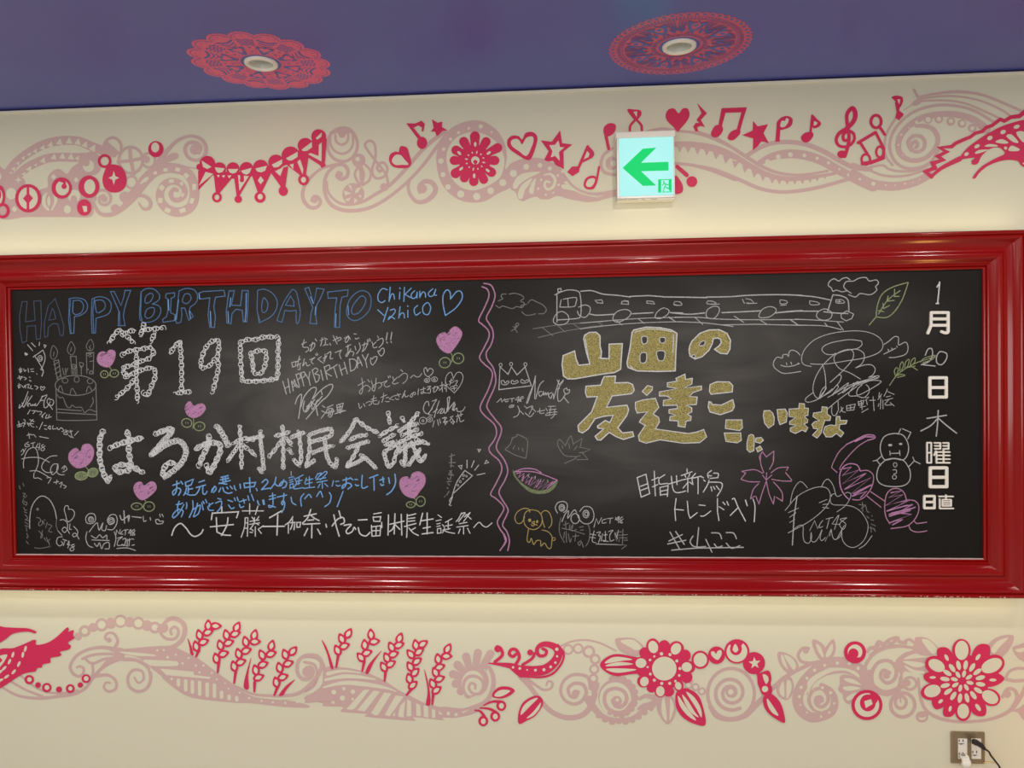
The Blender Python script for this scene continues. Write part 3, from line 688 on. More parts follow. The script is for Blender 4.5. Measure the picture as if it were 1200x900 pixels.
s.st('wt', '~980,480 1000,520 1060,480 1055,532/1015,438 1020,547/1085,490 1167,500', 11)
s.st('wt', '=690,545 680,500 710,465 755,470 765,520 735,550/~710,625 750,570 780,545 790,590 800,607 830,545 820,602 850,612 862,570/~870,602 920,602 955,540 945,480 900,475 870,520 890,560 930,540 910,500 880,510/~690,623 680,680 700,740 742,762/~930,623 945,680 930,752', 9)
for e in ((725, 515, 22, 24), (724, 512, 11, 13), (905, 525, 25, 25), (903, 525, 12, 12)): s.ring('wt', e[0], e[1], e[2], 8, e[3])
s.st('wt', '~728,658 770,680 800,650 830,675 862,653 865,690/733,695 887,700/~755,725 780,752 800,720 820,772 840,730 882,718 885,770 850,772/945,652 950,608 975,642 982,603/~1002,618 985,640 1007,645/1013,610 1052,604/1032,608 1025,652/1070,608 1055,635 1082,635/1075,603 1075,657/~1107,603 1085,620 1112,647 1088,652 1112,613/~960,680 1002,668 965,700 960,742 1002,740/~1005,690 1032,683 1020,742 998,735 1042,747/1045,688 1045,752/1030,702 1077,690/1065,683 1060,747/1085,685 1102,690/1085,742 1107,738/~953,770 1040,765 1117,787', 9)
s.T(150, 540, 7.5)
s.st('wt', '0,488 5,527/35,490 117,497/~135,488 140,530 162,525/195,498 200,522/280,468 285,492/298,468 312,492/=245,520 270,515 278,530 312,530 300,550 255,552', 9)
part(s, 'chalk_signature', 'white looped signature with ring ears near the bottom left')

# small white messages in the middle
s = C(330, 390, 10)
s.st('wt', '235,135 292,108/~265,83 250,165 305,170 317,200 283,227/~330,150 385,120 382,170 338,217/~365,110 350,165 332,217/395,73 412,97/455,92 492,75/~475,58 470,105 458,152/500,60 537,77/~515,80 512,132 488,152/510,140 547,140/565,123 577,147/~605,92 682,55 697,75 658,97/640,43 662,68/605,33 652,132/~735,65 775,45 745,90 760,112 787,75 780,33 807,77/850,13 877,15/~863,63 875,72 907,60', 12)
s.st('wt', '120,350 130,402/120,350 167,335 162,390 130,402/175,340 222,308/~212,273 195,340 188,402/173,382 227,358/~217,378 215,430 188,427/~267,308 250,387 285,345 300,387 332,375/328,317 392,288/~390,290 355,320 350,345 372,362/400,248 407,267/415,238 427,262/467,278 425,310 492,357/510,248 505,342/~488,302 530,270 493,332/~530,250 577,223 570,300 602,300/628,232 702,203/~700,207 680,250 697,302/755,167 812,138/~780,143 778,200 782,252/~812,188 770,272 753,262 800,220 847,230 833,272/~860,158 872,202/~910,118 922,180 878,247/~943,147 1002,128 980,190 943,222/~975,113 965,165 948,217/1005,88 1012,132/1010,78 1022,102/1030,68 1042,97/1060,108 1072,142/~1107,108 1070,150 1085,177 1117,165/1125,38 1137,62/~1118,92 1182,65 1187,120 1143,172', 12)
s.st('wt', '15,568 57,717/75,538 102,702/43,652 92,620/138,682 118,575/118,565 182,640/130,640 165,610/~140,600 150,550 170,600 205,642/170,488 212,632/~170,495 210,478 222,520 188,552/225,468 262,622/~225,475 267,458 272,505 233,532/280,478 322,552/332,458 320,540 337,617/360,438 402,582/~360,440 400,413 427,440 390,482/~390,482 442,500 432,560 400,582/460,438 487,557/500,398 537,547/~500,405 557,378 567,420 520,462 587,507/575,422 652,373/610,398 652,527/675,373 712,497/735,343 772,482/690,442 752,408/795,308 812,452/~795,310 850,310 882,350 860,422 810,452/890,412 892,285/900,283 947,387/893,362 932,343/945,258 982,322/1017,248 985,320 1002,407', 13)
s.st('wt', '~1065,308 1045,298 1045,345 1070,377 1112,320 1117,280 1085,283 1065,308/~1150,218 1130,213 1145,250 1170,272 1202,230 1197,183 1170,188 1150,218', 12)
s.T(430, 325, 7.5); s.st('wt', '180,488 170,552/174,568 181,577/220,483 210,547/211,563 217,574', 10)
part(s, 'chalk_lettering', 'white slanted three-line greeting right of the box character')
s = C(290, 430)
s.st('wt', '~420,325 440,270 470,240 475,272 450,452/~470,350 500,260 560,190 602,183 600,220 570,282/~500,300 490,370 520,392 580,300 592,288/~510,390 560,310 572,372 622,288/~580,277 640,210 700,165 742,153 747,185 700,260 640,312 518,457/600,330 617,427/620,302 657,258/650,213 657,242/~520,350 545,330 530,370/~560,300 590,330 610,300', 11)
s.st('wt', '658,340 682,357/653,385 677,397/648,452 692,393/700,357 752,333/~695,402 705,370 752,370 740,432 718,440/690,407 767,388/~715,378 720,400 708,432/740,375 728,425/785,335 792,382/785,335 842,318 830,372 788,377/787,357 837,345/812,328 817,407/788,392 842,383/768,412 862,383', 10)
part(s, 'chalk_signature', 'white signature under the slanted greeting')
s = C(410, 420, 8.571)
s.st('wt', '83,272 152,233/~120,198 130,300 115,357 98,330 160,270 207,300 188,332/180,213 197,237/~215,223 228,265 242,292/~265,198 250,320 225,312 240,270 300,243 322,270 290,302/318,247 377,223/~375,225 345,260 365,287 402,275/385,178 392,197/400,173 410,190/430,183 442,222/~477,188 430,240 445,257 487,245/510,113 532,132/~488,192 540,150 577,165 570,217 533,252/~608,197 640,170 670,187 700,180 722,153/~780,132 765,93 745,110 755,160 790,182 832,145 830,110 800,103 780,132/790,180 807,202', 9)
for e in ((775, 222, 27, 20), (772, 224, 10, 9), (850, 210, 31, 24), (848, 212, 10, 9)): s.ring('wt', e[0], e[1], e[2], 8, e[3])
s.st('wt', '~88,450 100,502 122,480/138,455 152,482/~163,447 205,430 217,455 193,472/~242,373 235,450 285,457 292,428/215,412 267,395/220,432 272,420/313,392 372,365/~340,348 335,400 322,442/363,397 392,390/~358,430 375,436 397,430/437,378 395,407 442,417/448,377 512,358/480,353 497,387/~458,400 470,412 492,410/~557,323 525,397 550,360 560,387 592,373/~630,348 605,377 625,387 642,340 662,350 648,367/690,303 684,367/708,317 762,300/~740,288 740,347 715,352 725,335 767,350/~778,287 812,280 778,317 807,305 807,347 778,345/~828,302 877,283 872,320 843,342/~855,278 838,332/885,283 897,307/903,277 947,263/925,238 930,337/~925,290 915,308 898,322/943,277 987,260/965,238 970,332/950,293 957,307', 9)
s.st('wt', '~1040,202 1020,143 990,150 963,200 970,270 1050,347/~1050,347 1110,270 1137,190 1115,143 1075,145 1040,202/998,232 1042,213/1020,203 1003,272/1010,252 1042,235/~1050,230 1082,223 1058,272/1008,292 1062,270 1082,277/1018,307 1077,295/1045,278 1050,322', 8)
part(s, 'chalk_lettering', 'white two-line message ending in a heart, above the title end')
s = C(410, 420, 8.571)
s.st('wt', '~795,475 785,433 755,450 738,510 765,552 800,540 850,450 872,413/~872,413 828,430/~897,428 870,510 848,592/~838,542 880,510/~828,570 790,560 830,500/~880,552 910,510 932,508 905,552 940,540 947,503 950,547 970,540 977,498/980,398 985,532/~980,398 1002,388 995,450 985,522/~985,522 1050,440 1030,510 1052,522/~1060,458 1040,522 1075,500 1080,532 1130,527 1157,488', 10)
for e in ((735, 625, 37, 34), (735, 627, 9, 11), (802, 612, 27, 26), (802, 612, 9, 9)): s.ring('wt', e[0], e[1], e[2], 8, e[3])
s.st('wt', '847,628 833,687/880,618 892,672/900,608 912,652/~928,602 972,595 940,642 982,630 958,662/950,588 957,667/1008,592 1037,575 1003,627/1020,598 1052,642/#1015,640 1045,630 1040,660/1068,582 1132,560/1085,558 1092,592/1115,543 1115,582/1080,598 1073,642/~1100,588 1110,635 1147,620', 9)
part(s, 'chalk_signature', 'white heart-led signature with leaf eyes above the title end')
s = C(430, 540)
s.st('wt', '860,85 927,130 765,282/~860,85 800,170 770,240 743,332/~745,320 725,350 735,367 723,385 740,393/752,318 738,357/880,-5 880,62/942,0 918,57/982,38 948,82/968,125 1037,110/#805,45 835,40 830,75/#1035,25 1050,-5 1070,15', 10)
s2 = C(430, 540); s2.st('wt', '#975,-100 1000,-100 985,-78', 10); part(s2, 'chalk_confetti', 'small white triangle above the party popper')
for e in ((850, 128, 8, 9), (875, 135, 7, 8), (820, 182, 9, 10), (800, 215, 7, 8), (845, 158, 5, 5)): s.ring('wt', e[0], e[1], e[2], 6, e[3])
part(s, 'chalk_party_popper', 'white party popper with confetti beside the wavy divider')
s = C(430, 540); s.st('g', '725,-37 772,-52/745,-62 738,0/722,17 777,15/745,-20 738,57/735,42 762,47/728,85 747,112/747,83 723,112/718,120 762,127/742,115 733,162/708,150 722,167/703,185 742,180/713,200 727,212/704,235 713,242/700,302 722,268/680,317 687,312', 10)
part(s, 'chalk_lettering', 'faint vertical lettering left of the lower party popper')

# ------------------------------------------------------------------ chalk on the right half
s = Sheet(BY, (0, 0, 1), base=.0005, step=1.2e-5)
s.st('pt', '~565,336 571,339 573,347 568,360 561,375 565,380 572,387 573,395 567,408 562,419 568,427 575,433 577,441 572,457 564,473 563,480 568,487 579,497 582,507 579,516 573,525 576,532 585,540 588,551 581,567 575,579 581,584 589,592 590,598 583,611 586,620 591,627 593,634 586,645/~567,332 575,334 579,341 580,348 576,360 570,372 573,379 577,386 578,395 575,405 570,413 571,421 578,431 581,444 579,455 571,473 572,480 580,491 587,500 587,508 582,521 583,528 591,539 595,551 592,562 585,575 587,583 595,596 594,603 589,615 594,623 597,634 595,645', 1.5)
s.st('pt', '590.5,626 593,634 591,638', 2.2)
part(s, 'chalk_divider', 'two pink wavy lines dividing the board')
s = C(560, 320)
s.st('g', '~250,185 215,185 205,210 220,225 178,245/~275,185 330,178 390,200 402,225 375,245 407,265 390,302 340,295 300,312 220,290 190,305 158,285/~427,275 380,285 385,302/~440,265 470,235 520,255 570,280 602,320 580,355 533,358/~385,340 430,372 507,358', 9)
part(s, 'chalk_cloud', 'two small grey clouds at the upper left of the right half')
s = C(560, 320)
s.st('g', '=345,440 360,448 350,465 330,460/335,465 325,490 347,522/325,490 293,510/310,470 335,485/350,462 340,478', 9); part(s, 'chalk_figure', 'tiny grey stick figure')
s = C(640, 320)
s.st('wt', '95,180 95,432/~130,165 200,148 280,160 300,200 308,300 300,380 265,400 100,412/75,192 130,165/#103,140 130,135 132,165 105,165', 10)
s.st('wt', '132,235 120,297/~150,230 260,215 262,260 240,295 120,299/190,225 195,292', 9)
s.st('wt', '~305,160 400,155 500,185 620,195 740,211/740,205 900,198 1030,208/1030,210 1200,211/~385,360 450,370 595,362/755,358 940,348/1090,348 1200,350', 12)
s.T(780, 320, 7.5)
s.st('wt', '0,210 180,212 362,216/~360,211 560,208 740,195 1000,190 1200,196/~40,347 200,362 342,350/495,348 640,342 832,332/970,350 1100,335 1200,330', 13)
s.T(900, 320, 7.5)
s.st('wt', '~240,195 400,208 542,236/65,350 250,335 442,335', 12)
s.st('wt', '570,190 525,332/~570,192 640,200 700,235 710,332/~490,340 580,350 702,356', 12)
s.st('wt', '~595,235 600,262 640,265 672,260 650,235 595,235/625,238 625,262/600,250 642,250', 8)
train = part(s, 'chalk_train', 'white outline of a long train')
for t, d in (((640, 320, 7.5), '=150,340 190,370 200,410 170,445 110,455 65,430 75,380 110,345'), ((640, 320, 7.5), '~285,300 340,280 385,300 380,350 340,390 290,370 275,335'), ((640, 320, 7.5), '=700,320 745,345 720,390 640,430 595,420 590,380 630,335'), ((640, 320, 7.5), '~1050,310 1080,330 1060,370 1000,400 960,390 970,350 1010,315 1040,305'),
             ((780, 320, 7.5), '=420,293 465,300 470,340 430,395 375,395 355,365 370,320'), ((780, 320, 7.5), '=910,295 965,310 965,345 910,385 835,392 820,370 850,320'), ((900, 320, 7.5), '=495,315 558,345 550,395 495,415 435,395 432,350'), ((900, 320, 7.5), '#690,332 752,360 735,400 685,420 645,395 640,365')):
    s = C(*t); s.st('wt', d, 9); part(s, 'chalk_wheel', None, train)
for t, d in (((640, 320, 7.5), '#430,240 490,235 498,265 450,262'), ((640, 320, 7.5), '#668,248 720,245 725,275 660,270/690,240 725,255'), ((640, 320, 7.5), '#885,245 940,250 955,272 885,265'), ((640, 320, 7.5), '~1130,250 1180,255 1190,282 1125,275 1130,250'),
             ((780, 320, 7.5), '~80,250 125,255 140,282 75,280 80,250'), ((780, 320, 7.5), '~370,245 420,250 440,270 365,270 370,245/400,275 472,273'), ((780, 320, 7.5), '675,230 692,267/~705,225 750,235 770,265 708,262/720,268 802,265'), ((780, 320, 7.5), '~1010,235 1060,245 1065,265 1010,270 1005,238/1010,285 1062,280'), ((900, 320, 7.5), '~370,245 430,255 450,275 375,278 365,245')):
    s = C(*t); s.st('wt', d, 8); part(s, 'chalk_window', None, train)
s = C(560, 320)
s.st('g', '485,490 700,455 900,440 1100,428/530,567 740,515 1000,470 1200,455/568,480 662,552/700,460 767,517/848,455 912,497/1053,430 1102,462', 8)
s.T(640, 320, 7.5); s.st('wt', '~300,440 600,415 900,395 1200,390/~300,490 600,455 900,435 1200,427/608,410 667,457/813,405 862,442/1078,390 1137,427', 8)
s.T(780, 320, 7.5); s.st('wt', '~80,388 300,390 480,405 800,410 1200,407/~80,428 300,435 450,450 592,469/500,455 800,450 1200,460/28,385 87,427/258,390 327,452/603,378 687,434/833,415 892,452/1093,410 1157,452', 9)
s.T(900, 320, 7.5); s.st('wt', '~240,405 450,415 662,431/~240,456 300,458 500,465 642,497/198,410 262,454/498,440 522,467/608,430 662,502', 9)
part(s, 'chalk_track', 'white railway track under the train')
s = C(900, 320)
s.st('wt', '~720,60 690,40 650,50 620,70 580,50 540,75 530,110 555,130 570,160 600,150 650,165 692,155/~732,178 690,150 665,115 690,75 750,70 800,45 860,40 890,70 950,60 970,90 945,120 955,150 900,190 810,180 770,210 708,190', 10)
part(s, 'chalk_cloud', 'two white clouds above the engine of the train')
s = C(900, 320)
s.st('gr', '~950,380 960,290 1000,190 1080,130 1200,90 1232,84/~950,385 1040,390 1110,340 1170,250 1200,180 1232,84/890,455 950,385/~970,360 1050,240 1160,155/1112,143 1110,207/1110,205 1152,205/1055,203 1045,247/1045,247 1107,240/1010,268 1015,312/1015,312 1067,285/970,330 1017,340', 11)
part(s, 'chalk_leaf', 'green outline of a leaf near the top right')
s = C(900, 320)
s.st('wt', '~380,822 310,800 295,740 330,660 420,580 560,530 740,508 880,520 980,570 1010,640 970,700 850,745 700,770 500,800 372,798', 8)
s.st('wt', '~282,722 250,690 210,678 185,695 180,732 165,715 130,720 125,747 80,740 50,780 50,820 90,860 150,882 287,865/~113,810 160,822 220,815 277,795/160,788 167,807/200,783 207,802/262,790 270,800', 9)
s.st('wt', '~1018,627 1060,600 1110,560 1145,565 1145,602 1150,632 1202,608 1225,625 1228,680 1200,718 1120,740 1063,742/1018,712 1122,660/1055,670 1060,683/1085,660 1092,671/1130,642 1135,652', 9)
part(s, 'chalk_cloud', 'white ring and two smiling clouds around the large signature')
s = C(940, 400, 10)
s.st('wt', '~690,-5 700,40 640,85 500,110 380,150 290,152 235,110 250,60 330,20 430,-3 560,-20 690,-5/~390,140 300,220 220,310 150,440 125,560 150,640 200,662 270,560 270,400 240,268/~682,442 560,370 440,320 380,240 380,170 450,120 550,95 600,130 590,210 520,300 440,380 328,482/~560,95 650,95 720,140 725,210 690,270 628,310/~628,310 740,275 820,280 855,330 830,390 778,422', 11)
s.st('wt', '~328,482 420,400 457,405 440,470 380,540/~778,422 892,403 880,432 760,460 598,492/~130,600 50,660 40,700 90,712 200,670 300,600 352,558/~200,652 230,570 270,530 277,560 210,652 330,592 400,520 422,540 350,632 440,560 542,488 470,602 560,540 652,468/~300,657 400,600 500,540 620,490 762,448/~420,622 520,560 640,500 800,460 912,463 910,490 800,560 680,622 640,622 650,560 702,508/~620,508 550,602 560,640 642,640 720,660 780,602 780,540 748,508/~640,528 420,690 300,792/~620,500 700,470 860,415/~640,515 720,490 880,425', 11)
s.st('wt', '~350,748 345,830 370,872 410,850/420,703 425,802 400,852/455,768 470,822 507,832/480,778 438,832/520,753 522,812/520,755 622,735 605,802 525,812/520,787 612,770/565,743 567,807/655,703 662,752/660,710 722,690 710,742 663,752/690,688 702,802/663,732 717,720/678,772 742,760/698,832 772,790/740,660 782,653 740,692/750,688 762,742/788,692 857,690/830,648 842,812/905,598 898,650 922,650/930,618 888,682/920,668 915,792/898,732 890,762/945,688 946,792/~997,558 980,600 958,642/~1000,588 1077,622/985,652 1032,640/968,692 1062,665/~1010,688 970,742 1042,745/1030,718 1077,757', 10)
part(s, 'chalk_signature', 'large white looping signature at the right')
s = C(980, 420)
s.st('gr', '~468,237 530,150 600,95 700,40 820,0 870,-20/~520,155 510,110 530,80 545,100 530,142/~560,112 560,60 580,30 590,60 575,102/~600,82 610,30 640,8 630,60 610,87/~650,62 660,20 690,-5 690,30 665,60/~530,152 570,140 602,150 538,167/650,63 712,102/620,80 692,68/~740,32 770,0 830,-20 870,-25 840,10 760,37', 9)
part(s, 'chalk_branch', 'green leafy twig by the chalk twenty')
s = C(1060, 320); s.st('w', '308,80 300,170 290,268/285,122 308,88/278,268 298,266', 15); part(s, 'chalk_numeral', 'white chalk numeral one')
s = C(1060, 320); s.st('wt', '~182,722 205,670 237,665 246,710 220,772 148,806/148,804 220,812 268,817', 12); part(s, 'chalk_numeral', 'white chalk numeral two')
s = C(1060, 320); s.st('wt', '=325,690 370,710 365,760 325,805 285,790 280,740 300,700', 12); part(s, 'chalk_numeral', 'white chalk numeral zero')
s = C(980, 420); s.st('wt', '798,527 967,500/895,458 890,580 878,682/~890,528 830,590 743,637/~895,525 970,590 1057,657', 14); part(s, 'chalk_character', 'white chalk tree-shaped character')

# crown and neighbours
s = C(560, 420)
s.st('wt', '#185,275 195,75 265,140 295,75 345,145 415,75 470,240', 10)
for x, y in ((200, 58), (292, 50), (418, 53)): s.ring('wt', x, y, 13, 7, 15)
s.st('wt', '=240,217 228,195 205,200 212,225 245,232 273,212 262,197/=322,207 305,192 292,205 300,222 328,222 355,207 340,194/=412,202 390,185 378,195 385,215 420,215 447,200 432,188', 8)
part(s, 'chalk_crown', 'white three-point crown')
s = C(560, 420)
s.st('wt', '~507,153 480,260 440,382 433,370 500,200/505,160 500,352/~577,198 540,240 508,357/~560,290 535,300 545,332 570,315 575,290 580,322 595,300 600,322 615,300 620,327/~650,300 620,320 640,352 660,310 667,352/~665,357 715,190/698,190 715,230 752,188/688,272 717,265/~750,200 710,260 700,330 710,377 740,360 772,310/~780,262 755,275 770,312 800,302 807,275 787,278 780,258/753,338 797,390', 9)
s.st('wt', '168,387 205,350 210,382 237,355/~272,358 240,365 245,382 267,375/283,355 322,350/300,355 300,382/352,338 330,365 367,365/360,333 350,387/~397,333 370,350 380,377 363,370 402,345/~295,408 275,425 290,432 305,410 317,415 303,432/~350,418 365,460 350,500 313,517/~368,458 402,492/~410,418 432,440/~415,478 460,512 492,478/~430,437 482,420 450,492/~470,428 507,467/523,467 587,455/~545,438 545,480 582,480/598,438 612,462/595,497 612,478/618,422 682,420/625,452 687,445/~640,423 628,502/618,477 697,470/~675,448 670,500 643,527/598,502 692,490', 8)
part(s, 'chalk_lettering', 'white signature and small note under the crown')
s = C(560, 420)
s.st('g', '~300,700 340,685 345,668 380,680 407,695/~305,700 280,760 238,800/~238,800 330,850 422,878/~422,878 435,790 435,720 400,690/325,768 308,797/357,783 360,802/390,788 397,817', 8); part(s, 'chalk_bell', 'faint grey bell shape')
s = C(560, 420)
s.st('g', '~840,890 862,865 770,855 720,800 700,740 722,715 770,767/770,767 795,710 820,678 840,757/838,752 917,703 898,782/893,780 987,800 918,830 967,887 870,890/740,768 747,792/800,748 807,792/872,768 848,802/890,830 922,825/900,855 857,865', 8)
s.T(570, 535, 7.5); s.st('g', '688,60 772,23', 8); part(s, 'chalk_maple_leaf', 'faint grey maple leaf')
s = C(570, 535)
s.fill('gf', '232,112 240,165 290,232 370,305 450,328 540,318 602,272 627,210 600,215 560,272 480,298 400,285 330,245 272,190 248,140')
s.st('p', '~250,132 330,106 420,110 482,142/~250,135 340,130 450,142 622,207', 11)
s.st('p', '265,150 302,140 282,185 332,148 305,215 378,150 342,237 432,172 382,257 462,200 418,277 512,200 450,287 547,215 488,292 592,213 528,282 612,212/330,170 318,215/400,180 370,245/470,215 440,270', 10)
s.st('wt', '355,170 365,160 378,185/432,172 428,200/480,195 475,220/535,205 545,225', 5)
part(s, 'chalk_watermelon', 'pink and green melon slice')
s = C(570, 535)
s.st('yt', '=400,468 460,485 490,540 480,600 430,640 370,630 335,590 330,530 350,485/~382,488 370,460 320,458 270,490 250,540 270,585 310,580 337,530/~480,502 510,475 550,490 575,550 570,600 548,627/480,502 500,590 512,622/~370,640 360,700 360,745 380,752 395,720 415,772 440,740 475,740 480,787 510,760 540,802 565,805 575,750 575,700 540,660 488,645', 9)
s.ell('yt', 380, 560, 14, 15); s.ell('yt', 446, 572, 9, 14); s.ring('yt', 592, 725, 13, 7)
s.st('yt', '~400,577 422,570 415,592 400,577/~393,598 410,612 427,595 447,605/405,590 425,592', 9)
part(s, 'chalk_puppy', 'pale yellow outline of a floppy-eared puppy')
s = C(570, 535)
s.st('wt', '~625,497 605,450 630,405 680,395 710,420 705,470 678,492/~665,572 690,510 722,478 715,542 760,480 780,470 792,492/~820,482 860,440 920,450 945,510 930,570 880,592 830,570 798,510', 9)
for e in ((663, 450, 24, 29), (665, 450, 12, 16), (780, 545, 37, 44), (875, 505, 26, 33), (878, 505, 13, 18)): s.ring('wt', e[0], e[1], e[2], 9, e[3])
s.st('g', '~655,538 640,620 650,690 687,757/678,602 722,585/~695,568 700,642/~735,598 730,642 762,598 750,652 792,640/818,622 852,615/828,647 852,645/665,630 760,650 862,682/685,663 680,717/~700,658 705,752/~720,678 735,752 747,718/758,702 812,695/785,678 778,742/~832,738 805,760 820,782 835,750 852,797/~895,598 910,660 900,740 873,787', 8)
s.st('wt', '945,622 965,543 985,592 1012,538/~1052,548 1020,560 1020,585 1052,580/1063,545 1112,540/1090,543 1085,587/1162,528 1133,555/~1135,533 1150,560 1167,528 1160,582/~1197,528 1175,550 1195,582 1173,575 1202,548/~947,653 930,740 962,757/913,680 962,690/913,710 957,715/~968,670 1002,663 985,695 1002,702 983,762/1020,678 1008,742/1033,690 1062,685/~1045,658 1045,742 1020,735 1072,747/~1073,660 1112,648 1085,690 1090,742 1122,730/1130,668 1152,722/1160,648 1148,702/965,768 1192,776', 8)
s.T(720, 535, 7.5); s.st('g', '0,678 22,742/20,668 62,660/75,638 70,772/35,692 117,685/38,712 112,715/45,728 38,747/83,735 117,735/0,770 107,780 63,812', 8)
part(s, 'chalk_signature', 'white bear-eared signature beside the puppy')

# big yellow outlined characters
def yellow(tile, outer, holes=(), label=None, w=12):
    s = C(*tile)
    for d in outer: s.sharp('y', d)
    for d in holes: s.fill('k', d)
    for d in outer: s.st('w', '#' + d, w)
    for d in holes: s.st('w', '=' + d, w*.65)
    rn = random.Random(len(outer[0]))
    part(s, 'chalk_character', label)
yellow((640, 320, 7.5), ['150,725 250,685 262,750 285,810 385,800 355,700 330,575 340,545 380,522 440,520 474,552 474,640 487,690 480,750 553,752 553,625 670,620 660,760 655,845 600,875 480,890 250,930 190,930 152,905 140,800'], (), 'yellow mountain-shaped character with white outline')
s = C(640, 320); s.st('y', '480,770 555,775/455,745 450,800', 9); s.st('w', '345,575 380,795/460,745 555,752', 8); part(s, 'chalk_character', 'doubled strokes of the yellow mountain-shaped character')
yellow((640, 320, 7.5), ['770,500 880,475 1000,480 1100,500 1150,530 1140,700 1135,860 990,865 800,860 720,830 710,790 740,640 755,520'], ('840,565 885,560 885,610 850,620', '1000,570 1045,570 1040,610 1005,610', '830,710 880,705 875,780 830,785', '975,690 1040,690 1035,760 1000,770 980,750'), 'yellow window-like character with white outline')
s = C(640, 320); s.st('w', '745,640 730,800 760,840/780,520 880,492 1000,495 1110,515/1120,540 1115,700', 8); part(s, 'chalk_character', 'doubled outline of the yellow window-like character')
yellow((780, 320, 7.5), ['205,680 212,640 230,600 300,530 380,500 470,498 540,530 570,590 565,670 540,710 480,705 430,670 470,640 490,610 480,580 455,570 420,575 410,620 380,680 320,735 260,755 215,730'], ('295,630 320,600 345,600 340,630 305,640', '232,725 250,718 265,735 240,745'), 'yellow curled character with white outline')
yellow((700, 420, 7.5), ['-100,245 30,235 45,190 60,160 160,155 155,215 270,212 310,230 325,280 300,310 130,330 80,430 260,410 275,450 260,500 180,610 220,655 310,645 320,685 230,712 170,690 105,650 30,718 0,715 -20,685 55,620 5,612 0,595 70,545 110,565 140,500 50,510 -20,530 -80,620 -130,655 -165,640 -170,590 -50,470 0,335 -90,340 -105,300'], (), 'yellow spread-legged character with white outline')
yellow((700, 420, 7.5), ['440,238 485,250 480,280 435,325 395,290', '335,385 400,365 510,350 540,430 490,490 540,520 545,560 510,620 650,640 800,660 880,645 935,625 960,690 900,740 750,745 550,715 430,745 370,725 360,680 420,590 370,560 380,540 440,470 350,480 335,440', '690,175 770,138 775,185 835,175 830,225 760,260 915,243 915,275 840,300 810,335 878,340 870,405 785,410 830,435 830,470 790,490 825,510 820,545 780,550 770,605 710,595 710,550 635,545 640,510 690,500 630,480 630,450 705,440 700,410 580,415 580,370 650,355 610,330 545,330 545,295 700,265 615,250 615,215 700,200'], (), 'yellow many-stroked character with white outline', 10)
yellow((700, 420, 7.5), ['990,230 1050,205 1160,207 1190,240 1185,295 1000,315 985,290', '980,380 1000,385 1010,405 1090,410 1190,362 1205,420 1185,460 1080,495 990,470 975,430'], (), 'yellow two-bar character with white outline', 11)
yellow((840, 420, 7.5), ['80,540 220,540 225,610 200,635 75,615', '65,655 210,655 215,720 180,742 80,730'], (), 'small yellow two-bar character', 9)
yellow((840, 420, 7.5), ['280,680 300,668 320,672 330,700 325,810 290,825 265,800 265,740', '345,700 390,695 410,720 380,745 340,735', '345,790 380,770 400,800 360,822'], (), 'small yellow three-piece character', 9)
yellow((840, 420, 7.5), ['415,460 465,458 490,480 505,520 500,580 455,612 420,570 408,500', '530,450 600,445 620,480 610,560 555,582 540,540'], (), 'small yellow two-stroke character', 9)
yellow((840, 420, 7.5), ['635,445 720,440 725,395 770,400 770,435 805,440 800,500 770,510 800,540 795,565 765,575 800,610 780,645 750,630 690,660 645,640 645,610 700,590 640,580 640,555 690,520 635,510'], (), 'small yellow knotted character', 8)
yellow((840, 420, 7.5), ['850,480 920,470 925,425 970,430 970,490 1000,510 995,545 950,545 930,600 915,660 880,700 840,675 890,620 850,615 835,580 860,555 900,550 845,510'], (), 'small yellow crossed character', 8)
yellow((840, 420, 7.5), ['1050,510 1080,510 1085,545 1145,545 1135,575 1080,580 1075,620 1115,655 1090,690 1050,660 1010,690 960,690 935,650 950,600 1000,585 1045,590'], (), 'small yellow end character with a loop', 8)

# white handwriting bottom right
s = C(720, 535)
s.st('w', '200,185 235,357/200,185 277,155 310,325 235,357/228,262 287,240/233,297 292,275/330,207 387,183/350,128 355,260 360,345/333,267 382,245/442,160 395,190/~390,195 392,230 405,242 467,235/400,270 405,342/400,272 472,255 465,350/405,305 467,293/405,337 467,330/473,242 582,210/545,168 550,247/~500,173 515,285 550,317 627,303/588,167 682,133/638,108 640,147/620,163 627,182/662,153 652,177/588,207 692,185/645,188 645,312/642,230 603,277/660,225 690,245/712,148 680,185 688,240/690,190 762,172/735,183 735,327/758,173 782,187/783,205 797,217/780,312 812,262/~852,123 820,150 825,187/~870,145 912,150 907,187/825,167 852,170/840,192 910,185/~832,205 820,245 798,282/~830,225 937,230 942,280 903,347/848,265 857,302/870,263 882,287/895,258 922,292', 11)
s.st('w', '542,368 530,460 538,562/530,463 607,470/640,393 650,500 665,542 727,493/743,425 797,430/~758,522 790,520 847,478/905,368 905,480 918,562/920,440 962,467/953,400 972,422/988,395 1002,427/~1035,375 1055,370 1085,440 1152,567/1085,450 1018,517/1153,383 1167,432', 11)
s.T(860, 535, 7.5); s.st('w', '100,383 117,432/~168,375 185,440 178,572', 11)
s.T(720, 535, 7.5)
s.st('wt', '488,663 572,812/538,658 614,772/478,742 597,685/468,768 627,735/~690,698 665,745 690,785 740,795 802,790/740,623 725,785/803,728 857,840/~853,670 920,675 942,722/~878,768 905,797 947,785/~983,668 1045,672 1072,722/~983,760 1030,805 1102,783/503,822 700,805 1132,797', 12)
part(s, 'chalk_lettering', 'white handwritten slogan and hash tag at the bottom right')
s = C(860, 535)
